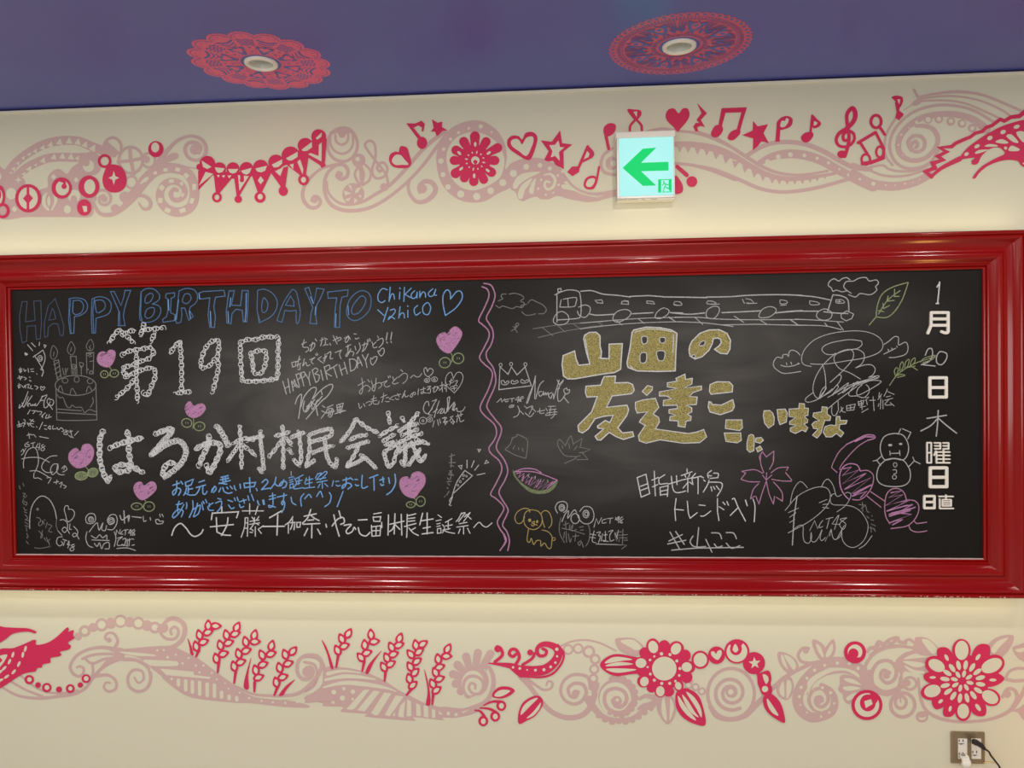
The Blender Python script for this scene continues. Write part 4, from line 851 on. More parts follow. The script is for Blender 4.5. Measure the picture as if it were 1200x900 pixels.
s.st('pt', '~235,-5 235,60 262,142/~350,-5 345,50 313,112/~252,147 180,115 68,130/68,130 103,145 63,197/~63,200 130,220 227,222/~328,142 390,100 477,93/477,95 463,122/~453,140 507,205/~507,215 430,215 333,200/~217,238 170,290 146,372/146,372 182,348/~193,348 220,417/~220,417 245,330 282,223/~285,218 310,330 347,417/347,417 357,348/~348,223 420,310 427,392/427,392 373,358/287,143 285,207/253,165 285,207 332,163', 10)
s.T(840, 420, 7.5); s.st('pt', '~380,895 375,860 402,818/400,822 437,867/433,867 502,813/502,813 495,895', 10)
part(s, 'chalk_blossom', 'pink five-petal cherry blossom outline')
s = C(920, 560, 10)
s.st('wt', '~0,382 140,220 300,130 420,105 500,130 530,210 500,310 400,420 250,530 35,645/~60,292 90,160 150,60 200,50 262,117/~425,107 460,40 500,15 540,50 570,110 592,192/~545,217 540,205 580,185 610,217 662,198/~530,242 530,280 570,315 700,320 800,340 890,400 960,510 970,600 930,720 860,790 790,815 720,790 670,720 663,608/~698,182 740,170 772,200 740,280 690,340 608,397/38,407 157,353/53,462 127,408/53,522 112,488/398,292 492,253/443,312 512,305/438,345 512,355', 9)
s.st('wt', '140,215 105,450 85,787', 15)
s.st('wt', '~88,612 170,555 210,570 210,680 230,750 280,762 310,700 305,640 300,720 340,752 390,700 432,608 410,700 430,735 472,698/470,742 540,600 520,682/~540,602 560,700 600,720 640,650 692,558/~588,722 640,690 667,608/288,617 345,500 380,592 422,518/~442,498 410,540 400,582 442,568/478,482 562,463/520,468 488,592/622,438 550,540 642,545/630,438 578,602/~722,468 650,480 660,500 710,540 680,602 638,540 722,468', 9)
s.st('g', '863,312 947,320/905,283 910,397/~888,362 940,330 960,390 987,402/955,448 982,472/1015,438 1019,452/1003,490 1037,497/1008,540 1057,562/988,582 1052,600/1003,570 1010,637/1033,588 1057,627', 10)
s.st('wt', '~868,827 940,780 1017,678', 10)
part(s, 'chalk_signature', 'white cat-shaped signature at the bottom right')
s = C(970, 500)
s.st('wt', '=580,60 660,75 705,150 705,230 665,290 580,280 500,290 465,220 465,150 500,85/~505,295 450,350 430,430 450,490 520,522 650,522 715,480 725,400 700,340 660,295 580,278 505,292', 10)
s.ell('wt', 548, 162, 18, 11); s.ell('wt', 640, 152, 15, 9)
s.st('wt', '545,213 548,252/630,208 635,252/548,236 632,232/618,67 640,18/655,18 730,50 703,107/465,342 430,295 398,302/430,295 467,263/710,352 760,300 748,268/760,300 812,327', 9)
s.ring('wt', 592, 335, 16, 7, 19); s.ring('wt', 585, 443, 18, 7, 17); s.st('wt', '~572,380 600,380 602,408 580,415', 8)
part(s, 'chalk_snowman', 'white outline of a snowman with a tilted hat')
s = C(970, 500)
s.st('p', '~165,155 240,120 330,75 400,75 412,100 350,120', 12); s.st('pt', '~350,120 270,170 180,260 115,345 105,378/~165,157 100,220 50,310 33,360/33,360 82,402', 9); s.st('p', '240,130 330,88 400,90', 14)
s.st('p', '~285,388 260,340 200,325 140,350 105,420 110,520 140,590 182,637', 12); s.st('pt', '~285,390 350,385 400,430 390,520 340,600 280,642 218,640/375,570 497,652/345,610 467,707', 10)
s.st('p', '140,370 205,355 130,428 272,380 130,502 337,408 145,552 377,448 200,592 387,508 212,612 342,568 288,622/225,590 380,515', 12)
h = part(s, 'chalk_cherry', 'pink hatched heart cherry with a long stem')
s = C(970, 500)
s.st('pt', '~690,642 670,580 620,545 560,550 515,600 500,700 510,790 545,852/~688,647 760,650 800,700 780,790 700,870 555,895/760,830 780,852 867,840/~713,870 728,905 775,925 830,923 870,915', 11)
s.st('p', '555,580 647,563 535,622 657,598 510,692 722,640 520,742 747,683 545,787 767,708/540,770 730,735 540,785/640,760 732,770 540,845 662,813 570,862/520,740 700,690/560,760 720,720', 13)
part(s, 'chalk_cherry', 'lower pink hatched heart cherry')

# ------------------------------------------------------------------ vinyl decals on the wall, upper band
PK = lambda: Sheet(0, base=.0002, step=1.8e-5)
RD = lambda x, y, k=6: Sheet(0, (x, y, k), base=.0024, step=1.8e-5)
UP = 'red decals on the upper wall'; LO = 'red decals on the lower wall'; SW = 'pale pink scrollwork decals'

def teeth(s, k, pts):          # (x, y, size, angle): little triangles
    for x, y, r, a in pts:
        a = math.radians(a); s.poly(k, [(x+r*math.cos(a), y+r*math.sin(a)), (x+r*math.cos(a+2.2), y+r*math.sin(a+2.2)), (x+r*math.cos(a-2.2), y+r*math.sin(a-2.2))])
def diamonds(s, k, lst):
    for x, y, r in lst: s.poly(k, [(x, y-r), (x+r*.8, y), (x, y+r), (x-r*.8, y)])
def star4(s, k, x, y, rx, ry):
    s.poly(k, [(x, y-ry), (x+rx*.28, y-ry*.25), (x+rx, y), (x+rx*.28, y+ry*.25), (x, y+ry), (x-rx*.28, y+ry*.25), (x-rx, y), (x-rx*.28, y-ry*.25)])
def squares(s, k, lst):
    for x, y, w, h, a in lst:
        c, q = math.cos(math.radians(a)), math.sin(math.radians(a))
        s.poly(k, [(x+dx*w/2*c-dy*h/2*q, y+dx*w/2*q+dy*h/2*c) for dx, dy in ((-1, -1), (1, -1), (1, 1), (-1, 1))])

# --- scroll with arches and a snail coil, left end
s = PK().T(0, 120, 6)
s.fill('pink', '-20,466 20,465 45,474 75,492 130,515 175,545 180,600 235,645 290,610 335,592 336,525 372,482 420,468 470,502 505,458 545,430 575,395 600,360 650,345 695,372 708,410 708,470 680,505 645,520 650,620 655,690 645,800 480,806 200,806 -20,800')
s.st('pink', '~60,490 110,425 200,355 300,300 390,275 480,267 560,275 640,308 720,338 800,362', 0, ws=[60, 62, 64, 64, 62, 66, 50])
s.st('pink', '~125,510 200,452 320,398 420,385 520,388 600,385', 62, 62)
teeth(s, 'cream', [(97, 466, 17, -60), (128, 428, 16, -55), (166, 390, 17, -60), (207, 364, 16, -60), (250, 342, 20, -65), (302, 318, 24, -70), (357, 298, 27, -75), (420, 280, 30, -80), (487, 272, 30, -88), (548, 280, 30, -80), (600, 298, 28, -70), (655, 322, 32, -60), (712, 350, 24, -50), (78, 494, 12, -55),
                   (170, 503, 18, -50), (208, 468, 26, -60), (253, 440, 14, -60), (305, 408, 26, -70), (380, 384, 26, -80), (440, 380, 28, -85), (500, 384, 28, -85), (546, 392, 20, -60)])
star4(s, 'cream', 130, 545, 26, 26)
s.ell('cream', 80, 642, 36, 41); diamonds(s, 'cream', [(378, 524, 23), (536, 545, 21), (103, 750, 24)]); s.ell('cream', 475, 752, 25, 29)
s.ell('cream', 624, 448, 40, 42); s.ell('pink', 606, 424, 26, 27); s.ell('cream', 522, 658, 44, 44); s.ell('pink', 520, 684, 24, 30)
s.ell('cream', 0, 520, 12, 22)
s.fill('cream', '335,632 300,662 300,722 335,760 350,755 325,715 322,672/345,657 332,692 345,735 358,695/376,637 400,662 404,700 370,757 362,752 382,702')
s.sharp('pink', '720,300 745,282 832,362 795,388 735,378 680,352')
s.st('pink', '~735,290 762,258 808,250 848,288 852,345 836,362', 20); s.st('pink', '745,280 835,358', 20)
s.ring('pink', 920, 407, 84, 20, 92); s.st('pink', '~912,315 920,400 942,505/~832,418 915,410 1008,392', 24)
s.ring('pink', 1046, 408, 45, 17, 50); s.ell('pink', 1032, 402, 22, 26)
s.ring('pink', 925, 562, 39, 16, 42); s.fill('cream', '965,530 1000,468 1040,480 1010,530 985,565')
s.st('pink', '~655,700 690,770 740,793 800,783 860,745 930,680 960,640', 18, 48)
s.st('pink', '~668,685 672,640 712,618 755,626 778,665 770,705 735,722 702,705 702,668 730,655', 19); s.ell('pink', 735, 680, 22)
s.ell('pink', 878, 665, 38, 38); s.ell('pink', 810, 745, 30, 28); s.st('pink', '~650,640 700,620 745,625', 14)
s.T(150, 120, 6)
s.fill('pink', '60,590 170,468 215,420 262,440 210,510 150,570 90,640 20,700 -20,690')
s.st('pink', '~-10,695 60,622 130,532 200,482 280,462 360,470 420,500 460,570 468,650 450,720 400,763 335,772 270,745 230,690 228,630 258,577 310,555 365,570 398,615 392,660 355,688 318,682 300,645 322,612 345,618', 0, ws=[55, 70, 72, 70, 68, 68, 66, 64, 58, 50, 42, 32, 26])
squares(s, 'cream', [(130, 545, 36, 16, -45), (193, 497, 24, 22, -25), (265, 475, 30, 24, -5), (350, 473, 32, 26, 8), (411, 515, 34, 28, 40), (466, 595, 26, 42, 0), (450, 692, 26, 38, 20), (385, 760, 42, 30, -20), (280, 760, 40, 32, 25), (228, 690, 32, 36, 8), (238, 600, 34, 36, 40), (306, 553, 34, 26, 0), (378, 572, 20, 26, -30), (386, 652, 18, 26, 30)])
s.fill('cream', '85,570 120,530 148,528 130,550 100,572')
s.st('pink', '~210,432 280,335 350,268 440,238 512,258 548,312 540,372 500,405 450,403 412,370 402,322 430,285 482,285 508,320 496,352', 0, ws=[44, 30, 22, 20, 24, 26, 24, 24, 26, 30]); s.ell('pink', 472, 332, 36)
s.fill('pink', '232,432 262,388 312,358 350,362 352,392 312,410 272,425'); s.st('pink', '~230,442 310,440 400,452 500,470', 20, 7)
s.st('pink', '~0,678 60,657 120,662 158,700 150,742 110,750 76,706', 0, ws=[24, 22, 24, 24, 20, 8])
s.done('wall_decal', 'pale pink scroll with toothed arches and a snail coil at the upper left', 'wall decal', SW)

# --- scroll from the bunting to the exit sign
s = PK().T(330, 120, 6)
s.ring('pink', 428, 298, 106, 22, 118); s.fill('pink', '335,235 370,188 430,168 490,185 522,232 470,214 440,240 425,248 407,238 385,214')
s.st('pink', '~345,212 343,290 372,340 425,362 475,340 502,290 500,210/~378,228 385,275 425,298 463,272 468,222', 17)
s.ell('pink', 425, 225, 25)
s.st('pink', '~372,440 290,462 220,512 160,592 150,672 190,733 240,740 272,710 262,672 228,662 212,690', 0, ws=[22, 20, 20, 22, 26, 28, 26, 24, 22]); s.ell('pink', 232, 686, 24)
s.st('pink', '~370,442 430,437 465,472 460,520 420,540 390,520 398,495', 26); s.ell('pink', 408, 507, 24)
s.st('pink', '~375,447 320,502 300,582 312,662 352,722 420,755 500,762 600,747 700,702 800,632 900,545 1000,435 1090,315 1160,225', 0, ws=[22, 24, 28, 26, 24, 22, 22, 24, 26])
s.st('pink', '~318,560 328,630 378,690 450,718 560,702 650,652 760,582 870,472 980,345 1060,270 1150,205', 0, ws=[16, 20, 24, 26, 28, 30])
s.ell('pink', 505, 645, 78)
s.sharp('cream', '468,580 488,582 497,625/525,605 560,595 540,630 515,640/540,655 562,650 558,672/512,672 535,690 510,712/488,668 470,695 442,685/440,618 490,640 445,655')
s.ell('pink', 542, 408, 48); s.ell('cream', 535, 398, 16)
s.st('pink', '~545,450 515,500 535,558 562,572 578,510 563,458/~590,440 625,482 618,545 570,582', 17); s.fill('pink', '520,455 548,440 575,470 580,560 560,575 548,540 545,480')
s.st('pink', '~735,612 748,572 730,500 660,410 600,330 588,292 620,270 652,292 662,350 655,410 638,462 642,510 672,535 722,520 745,470 720,427 690,430 672,460 690,487 708,468', 18); s.ell('pink', 722, 596, 30, 28)
s.st('pink', '~902,540 890,592 905,650 950,698 1010,695 1068,650 1082,602 1052,562 1002,557 968,592 972,630', 0, ws=[22, 22, 26, 32, 36, 34, 30, 28]); s.ell('pink', 990, 608, 32)
s.T(500, 120, 6)
s.fill('pink', '68,410 82,312 125,228 200,165 310,128 410,140 500,205 548,290 563,380 553,470 600,425 680,397 780,390 880,422 962,482 1000,540 960,560 880,600 800,560 720,520 640,540 585,602 500,642 420,690 340,705 240,690 150,630 92,540')
s.fill('cream', '140,410 150,330 190,265 250,225 340,208 430,235 500,290 540,370 545,440 520,520 460,570 380,608 310,618 230,590 170,520')
s.fill('pink', '590,600 650,520 740,480 820,480 900,520 960,560 1000,600 1100,650 1215,662 1215,692 1100,695 1000,680 920,658 860,680 800,680 770,663 710,680 680,695 645,680 625,632')
s.fill('cream', '607,580 640,520 700,495 800,490 720,530 660,570 632,605 612,606/642,640 670,580 740,532 720,580 690,620 672,675 648,675/720,620 740,562 770,532 760,580 750,640 727,640')
s.st('cream', '~825,512 870,505 902,540 892,590 852,612 830,587 838,557 865,562', 0, ws=[8, 22, 20, 18, 14])
s.dots('cream', [(805, 545, 9), (922, 514, 9), (928, 580, 9), (785, 607, 9), (838, 650, 8), (890, 635, 7)])
s.st('cream', '~960,488 1010,545 1080,612 1190,655', 30, 6); s.st('cream', '~962,592 1040,612 1130,648 1205,668', 32, 6)
s.dots('cream', [(168, 258, 12), (120, 330, 13), (100, 413, 20), (115, 508, 18), (150, 595, 20), (240, 645, 26), (352, 662, 26), (450, 622, 24), (535, 565, 25), (610, 500, 26), (700, 453, 21), (797, 443, 17), (866, 465, 15), (225, 213, 11), (297, 183, 10), (380, 170, 16), (457, 208, 8)])
s.T(660, 110, 6)
s.st('pink', '~0,560 60,640 130,685 220,705 370,690/~0,690 100,740 200,750 360,705', 0, ws=[14, 16, 20, 34]); s.st('pink', '~345,385 285,430 265,500 292,552 360,570', 22); s.ell('pink', 340, 488, 42, 48); s.ell('cream', 352, 490, 18, 22)
s.done('wall_decal', 'pale pink ring and ribbon scroll between the bunting and the exit sign', 'wall decal', SW)

# --- waves and spiral at the right
s = PK().T(660, 110, 6)
s.st('pink', '~600,262 700,245 800,260 900,270 1000,295 1100,335 1220,395', 20); s.st('pink', '~780,355 900,355 1000,372 1100,400 1210,445', 0, ws=[38, 40, 44, 40]); s.st('pink', '~790,490 900,500 1000,525 1100,560 1210,605', 22)
teeth(s, 'pink', [(820, 385, 28, 90), (878, 382, 34, 90), (945, 392, 36, 92), (1010, 398, 36, 95), (1080, 425, 34, 98), (1150, 450, 40, 100)])
s.T(820, 90, 6)
s.st('pink', '~0,395 100,425 200,480 320,558 440,632 540,672 650,690 760,686 900,662', 0, ws=[20, 22, 26, 22, 18, 16])
s.st('pink', '~0,478 120,503 240,557 360,630 480,690 600,716 700,716 820,702 950,680', 0, ws=[34, 38, 40, 34, 30, 20])
teeth(s, 'pink', [(50, 525, 30, 95), (115, 550, 30, 98), (185, 580, 32, 100), (250, 612, 32, 100), (320, 645, 32, 100), (385, 680, 32, 98), (445, 705, 30, 95), (510, 725, 28, 92), (560, 733, 26, 90), (615, 735, 26, 90), (668, 735, 24, 88), (722, 732, 24, 85), (775, 725, 22, 82), (825, 718, 20, 80), (880, 705, 16, 78)])
s.st('pink', '~328,558 420,500 520,465 640,460 760,480 880,530 1000,600 1090,638 1200,650', 0, ws=[30, 30, 32, 34, 34, 34])
s.st('pink', '~0,632 120,660 280,725 420,785 560,810 700,802 860,772 1060,715', 25); s.st('pink', '~425,602 520,557 640,542 760,557 860,592 950,642 1040,690 1140,742 1220,775', 0, ws=[40, 60, 64, 62, 60, 66])
s.dots('cream', [(477, 598, 18), (552, 563, 17), (637, 548, 17), (735, 553, 14), (825, 573, 12), (905, 605, 12), (982, 650, 8), (1045, 690, 11), (1125, 720, 11)])
s.T(1000, 90, 6)
s.st('pink', '~0,685 120,750 250,770 350,763 450,735 535,690', 0, ws=[66, 66, 62, 56, 50]); s.dots('cream', [(45, 720, 10), (140, 752, 15), (228, 762, 6), (293, 762, 5), (362, 753, 7), (418, 742, 5), (465, 722, 6)])
s.st('pink', '~0,612 100,652 200,692 300,702 400,690 520,650', 16); s.st('pink', '~80,645 200,622 250,650 330,665 450,655 560,600', 16)
s.st('pink', '~300,290 248,370 222,450 225,550 275,622', 16)
s.st('pink', '~985,318 850,240 720,205 580,202 440,240 340,310 275,400 255,500 290,592 360,640 450,642 540,602 595,520', 20)
s.st('pink', '~935,370 840,300 720,265 600,265 480,290 385,350 325,430 318,515 362,572 430,590 500,575 555,530 590,470 592,420 560,370 510,348 440,345', 0, ws=[60, 46, 42, 42, 40, 44, 38, 32, 30, 34, 24])
for x, y in ((525, 300), (600, 298), (685, 315), (762, 330), (835, 362)): s.ell('pink', x, y, 30)
s.dots('cream', [(525, 302, 19), (600, 298, 16), (685, 312, 15), (765, 327, 17), (835, 362, 14), (443, 320, 11), (390, 360, 6), (335, 408, 8), (315, 480, 7), (345, 552, 5), (405, 572, 5)])
s.st('pink', '~405,518 385,460 418,420 472,420 502,460 490,510 440,530 408,505 412,470 438,455 452,480 440,497', 24)
s.st('pink', '~470,140 600,117 740,106 900,127 1060,187 1200,250', 0, ws=[14, 20, 18, 18]); s.st('pink', '~480,155 620,137 760,142 900,172 1040,232 1120,292/~480,172 640,167 780,187 920,242 1045,302', 14)
s.st('pink', '~470,168 452,140 425,92', 18); s.fill('pink', '408,195 440,160 482,145 472,185 440,204'); s.st('pink', '~355,234 410,200', 6)
s.done('wall_decal', 'pale pink waves and harp spiral right of the exit sign', 'wall decal', SW)

# --- red decals, left to right
s = RD(0, 120)
s.ell('red', 0, 660, 38, 76); s.ell('cream', 2, 665, 20, 48); s.ell('red', -6, 650, 18, 36); s.ring('red', 20, 762, 40, 20, 44)
s.done('wall_decal', 'red double ring cut off by the left edge of the upper band', 'wall decal', UP)
s = RD(0, 120); s.ell('red', 201, 675, 92, 100); s.ell('cream', 201, 675, 68, 78); s.st('red', '200,592 200,755', 19); s.sharp('red', '165,677 200,635 236,675 200,717')
s.done('wall_decal', 'red ring with a diamond on a bar, upper left', 'wall decal', UP)
s = RD(0, 120); s.ell('red', 436, 603, 71, 75); s.ell('cream', 442, 603, 47, 52); s.st('red', '~430,552 455,562 458,592', 18); s.ell('red', 454, 592, 19)
s.done('wall_decal', 'red ring with a hooked dot, upper left', 'wall decal', UP)
s = RD(0, 120); s.ell('red', 628, 594, 74, 79); s.ell('cream', 634, 594, 39, 52)
s.done('wall_decal', 'plain thick red oval ring above a solid red disc', 'wall decal', UP)
s = RD(0, 120); s.ell('red', 594, 740, 50, 58); s.sharp('cream', '581,730 614,730 616,768 594,773')
s.done('wall_decal', 'solid red disc with a tiny square cut-out, upper left', 'wall decal', UP)
s = RD(0, 120); s.fill('red', '760,447 800,437 858,457 890,522 884,590 840,630 780,632 736,600 723,540 738,485'); s.ring('red', 738, 414, 39, 18, 40); star4(s, 'cream', 803, 532, 38, 50)
s.done('wall_decal', 'red bauble with a hanging ring and a four-point star', 'wall decal', UP)
s = RD(0, 120); s.ell('red', 1098, 330, 54, 57); s.ell('cream', 1094, 318, 28, 35)
s.done('wall_decal', 'small thick red ring floating above the snail coil', 'wall decal', UP)
# bunting
s = RD(150, 120)
s.st('red', '~505,455 600,490 700,512 800,510 900,490 1000,465 1090,425 1160,395 1250,330 1330,270', 46)
for x, y, r in ((560, 432, 55), (645, 468, 46), (740, 468, 46), (835, 468, 48), (935, 458, 54), (1042, 422, 54), (1145, 375, 64), (1248, 305, 54), (1342, 242, 52)): s.ell('red', x, y, r)
s.sharp('red', '495,480 610,498 497,617/604,500 752,510 642,642 620,642/745,512 878,500 782,662 766,662/868,498 1012,488 940,637 915,637/1000,488 1128,450 1106,602 1082,602/1105,430 1265,340 1272,372 1250,520 1222,522/1240,345 1385,240 1398,260 1385,430 1392,447 1362,462 1350,442 1268,390')
s.sharp('cream', '548,490 602,504 500,587/628,512 648,512 638,530/662,514 686,514 675,533/702,516 730,514 714,536/776,512 852,520 786,622/935,520 957,550 935,578 915,550/1036,486 1096,455 1073,520/1138,440 1166,432 1164,472/1192,420 1212,402 1235,470 1230,508/1268,366 1285,358 1342,378 1344,300 1364,283 1362,417')
s.st('red', '802,500 806,548', 26); s.ell('red', 803, 548, 15)
s.sharp('cream', '520,410 590,455 560,470 530,455/612,458 682,465 667,492 640,498 625,488/705,470 778,470 762,495 738,502 718,494/798,482 872,462 857,498 835,510 810,500/897,466 980,447 967,482 940,494 912,488/1012,440 1086,402 1086,432 1060,455 1030,460/1113,395 1195,348 1195,385 1155,410 1130,410/1222,335 1294,280 1296,318 1262,342 1235,345/1322,253 1365,213 1362,243 1332,264')
s.ring('red', 627, 668, 26, 16, 28); s.ell('red', 777, 682, 26); s.ell('red', 930, 668, 39); s.ell('cream', 932, 665, 18, 20); s.ell('red', 1093, 624, 32, 35); s.ell('red', 1236, 545, 38, 40); s.ell('cream', 1236, 546, 18, 20)
s.done('wall_decal', 'red string of bunting flags on the upper wall', 'wall decal', UP)
s = RD(330, 120); s.fill('red', '845,308 882,320 900,370 912,430 882,462 790,456 757,410 765,367 800,347 824,350 830,322'); s.fill('cream', '800,373 838,372 865,402 893,438 850,440 800,440 776,412')
s.done('wall_decal', 'red tilted half-hollow heart left of the slanted music note', 'wall decal', UP)
s = RD(330, 120); s.sharp('red', '877,148 940,150 985,130 1008,152 998,205 985,205 988,178 960,163 928,180 990,255 962,262'); s.ell('red', 988, 286, 36, 43)
s.done('wall_decal', 'red backward-slanted music note beside the small solid star', 'wall decal', UP)
s = RD(330, 120); s.sharp('red', '1057,120 1097,145 1130,136 1128,175 1167,197 1132,202 1110,225 1092,240 1080,208 1050,207 1070,180'); s.done('wall_decal', 'tiny solid red star tucked against the pink ring', 'wall decal', UP)
s = RD(500, 120); s.ell('red', 338, 408, 112)
for x, y, w in ((340, 205, 70), (435, 250, 64), (528, 305, 66), (512, 410, 66), (482, 512, 66), (415, 572, 62), (330, 590, 66), (250, 560, 62), (175, 520, 70), (162, 410, 64), (178, 322, 66), (245, 248, 66)): s.petal('red', 338, 408, x, y, w)
for x, y, a in ((342, 296, 0), (437, 357, 55), (430, 480, -55), (335, 518, 0), (243, 468, 50), (230, 358, -45)): s.ell('cream', x, y, 9, 17, a)
s.ell('cream', 343, 410, 29); s.ell('red', 343, 420, 15, 14); s.st('red', '343,420 343,440', 12)
for i in range(12):
    a = TAU*i/12+.2; s.ell('cream', 341+62*math.cos(a), 412+60*math.sin(a), 7 if i % 3 else 12, 5, math.degrees(a), 8)
s.done('wall_decal', 'red twelve-petal flower inside the pink ring', 'wall decal', UP)
s = RD(500, 120); s.fill('red', '672,262 695,218 745,210 778,245 768,310 735,395 700,404 640,370 577,322 567,270 598,237 645,238'); s.fill('cream', '672,296 702,250 742,241 752,265 738,315 702,378 650,345 600,308 595,272 627,257 652,268')
s.done('wall_decal', 'red hollow heart resting on the pink ribbon', 'wall decal', UP)
s = RD(500, 120); s.sharp('red', '802,268 880,278 938,198 952,288 1024,297 962,347 964,470 905,440 890,412 850,416 826,404 858,345'); s.sharp('cream', '862,303 902,300 927,268 937,315 968,318 930,350 936,412 903,378 872,388 885,345')
s.done('wall_decal', 'red hollow star resting on the pink ribbon', 'wall decal', UP)
s = RD(500, 120); s.st('red', '1132,312 1070,455', 20); s.fill('red', '1130,308 1172,345 1170,385 1100,422 1082,425 1110,350'); s.sharp('cream', '1128,342 1145,362 1138,385 1105,402'); s.sharp('red', '988,490 1022,452 1076,450 1072,490 1025,520')
s.done('wall_decal', 'red solid-headed music note right of the hollow star', 'wall decal', UP)
s = RD(660, 110); s.fill('red', '143,640 162,592 212,576 242,605 215,668 165,670'); s.fill('cream', '160,638 178,602 216,595 222,615 202,650 174,655'); s.st('red', '236,608 252,515', 15)
s.done('wall_decal', 'red hollow-headed music note left of the exit sign', 'wall decal', UP)
s = RD(660, 110); s.fill('red', '283,270 290,230 330,207 368,220 364,265 332,295 298,300'); s.st('red', '298,285 320,388', 22)
s.done('wall_decal', 'red upside-down music note touching the left edge of the exit sign', 'wall decal', UP)
s = RD(660, 110); s.fill('red', '450,112 500,112 542,118 548,150 512,190 488,172'); s.sharp('cream', '493,128 520,124 517,166'); s.st('red', '~508,182 472,225 468,262/~514,184 548,220 552,258', 17)
s.done('wall_decal', 'red looped clef fragment above the exit sign', 'wall decal', UP)
s = RD(660, 110); s.fill('red', '804,267 772,232 730,190 720,148 740,112 780,105 811,138 840,105 875,107 888,150 868,195 828,242')
s.done('wall_decal', 'solid red heart at the top right corner of the exit sign', 'wall decal', UP)
s = RD(660, 110); s.st('red', '800,512 868,572', 26, 30); s.ell('red', 904, 618, 38); s.fill('red', '790,575 815,600 840,645 838,690 800,706 765,695 770,620')
s.done('wall_decal', 'pair of red drops at the lower right of the exit sign', 'wall decal', UP)
s = RD(660, 110); s.sharp('red', '940,66 1010,138 967,185 996,236 968,226 942,236 948,262 972,268 928,265 913,232 930,206 957,205 936,186 972,136')
s.done('wall_decal', 'red zigzag rest sign between the solid heart and the beamed notes', 'wall decal', UP)
s = RD(820, 90); s.sharp('red', '153,222 330,216 322,250 180,255 155,350 128,352/300,222 328,220 282,382 256,382'); s.fill('red', '78,398 108,345 152,345 162,380 130,422 92,425/196,422 222,385 275,370 282,402 238,445 204,444')
s.done('wall_decal', 'red pair of beamed music notes with solid heads', 'wall decal', UP)
s = RD(820, 90); s.sharp('red', '374,311 405,350 480,335 447,398 485,468 432,455 407,490 372,517 375,435 297,412 370,380')
s.done('wall_decal', 'solid red star right of the beamed notes', 'wall decal', UP)
s = RD(820, 90); s.sharp('red', '540,330 568,330 560,458 530,458'); s.fill('red', '540,325 572,288 615,277 650,297 642,345 595,370 552,372'); s.fill('cream', '565,345 575,312 598,312 605,294 622,298 620,322 600,350 575,357')
s.done('wall_decal', 'red broad note shaped like a letter p', 'wall decal', UP)
s = RD(820, 90); s.st('red', '790,275 776,405', 17); s.fill('red', '788,265 822,298 850,325 838,352 795,362 790,310'); s.sharp('cream', '802,312 828,325 818,340 799,346'); s.fill('red', '710,428 738,396 786,390 797,418 762,460 728,460')
s.done('wall_decal', 'small red note with a hollow flag left of the treble clef', 'wall decal', UP)
s = RD(820, 90); s.st('red', '~1018,560 1040,490 1048,420 1035,330 1035,262 1072,222 1092,258 1082,310 1035,362 978,400 958,450 982,488 1040,490 1082,450 1080,402 1040,382 1008,410 1012,446 1042,448', 0, ws=[26, 24, 24, 26, 34, 30, 24, 20, 20, 22, 22]); s.ell('red', 998, 546, 33, 27)
s.done('wall_decal', 'red treble clef on the upper wall', 'wall decal', UP)
s = RD(1000, 90); s.ring('red', 158, 316, 36, 21, 44); s.st('red', '180,350 220,408', 20)
s.done('wall_decal', 'red ring with a tail above the tilted beamed pair', 'wall decal', UP)
s = RD(1000, 90); s.st('red', '32,465 155,392', 22); s.st('red', '45,462 98,545/155,392 212,505 210,560', 20); s.ring('red', 86, 582, 30, 17, 36); s.ring('red', 185, 530, 26, 17, 38); s.st('red', '62,612 120,605 208,572', 26)
s.done('wall_decal', 'red tilted beamed pair of notes with hollow heads', 'wall decal', UP)
s = RD(1000, 90); s.fill('red', '267,145 300,134 340,143 347,175 328,215 310,205 290,170'); s.sharp('red', '290,180 330,190 320,240 352,262 345,280 318,307 293,290 302,248'); s.sharp('cream', '306,160 328,160 321,196')
s.done('wall_decal', 'red note tilted back at the top right beside the harp neck', 'wall decal', UP)
s = RD(1000, 90)
s.st('red', '1230,225 1165,278 1105,285 1060,312 1030,300 972,345 930,358 905,385 855,398 820,425 770,445 715,470 690,492 605,500 655,528 590,560 628,585 556,608 572,642 505,668 548,705', 0, ws=[34, 26, 24, 24, 26, 30, 30, 26])
s.st('red', '~545,705 620,642 745,578', 20, 36)
s.fill('red', '735,590 790,510 880,440 960,390 1080,335 1240,305 1330,400 1300,560 1250,650 1180,625 1150,592 1060,588 960,620 890,670 855,715 838,705 900,632 990,578 1062,540 1025,500 960,508 900,558 872,612 835,617 830,590 850,570 770,580')
for e in ((793, 545, 17, 12, -30), (867, 490, 20, 12, -30), (957, 432, 20, 14, -25), (1050, 390, 20, 14, -25), (1145, 353, 22, 13, -20), (1067, 503, 11, 11, 0)): s.ell('cream', *e)
s.fill('cream', '922,492 950,475 1000,480 1008,492/852,537 880,517 948,515 870,542/995,460 1040,440 1088,465 1050,472/1072,418 1110,408 1158,462 1120,460/1142,395 1195,388 1215,440 1190,462/1088,520 1110,486 1165,510 1150,524/1185,610 1230,600 1230,630')
s.done('wall_decal', 'large red butterfly wing with a serrated edge at the upper right', 'wall decal', UP)

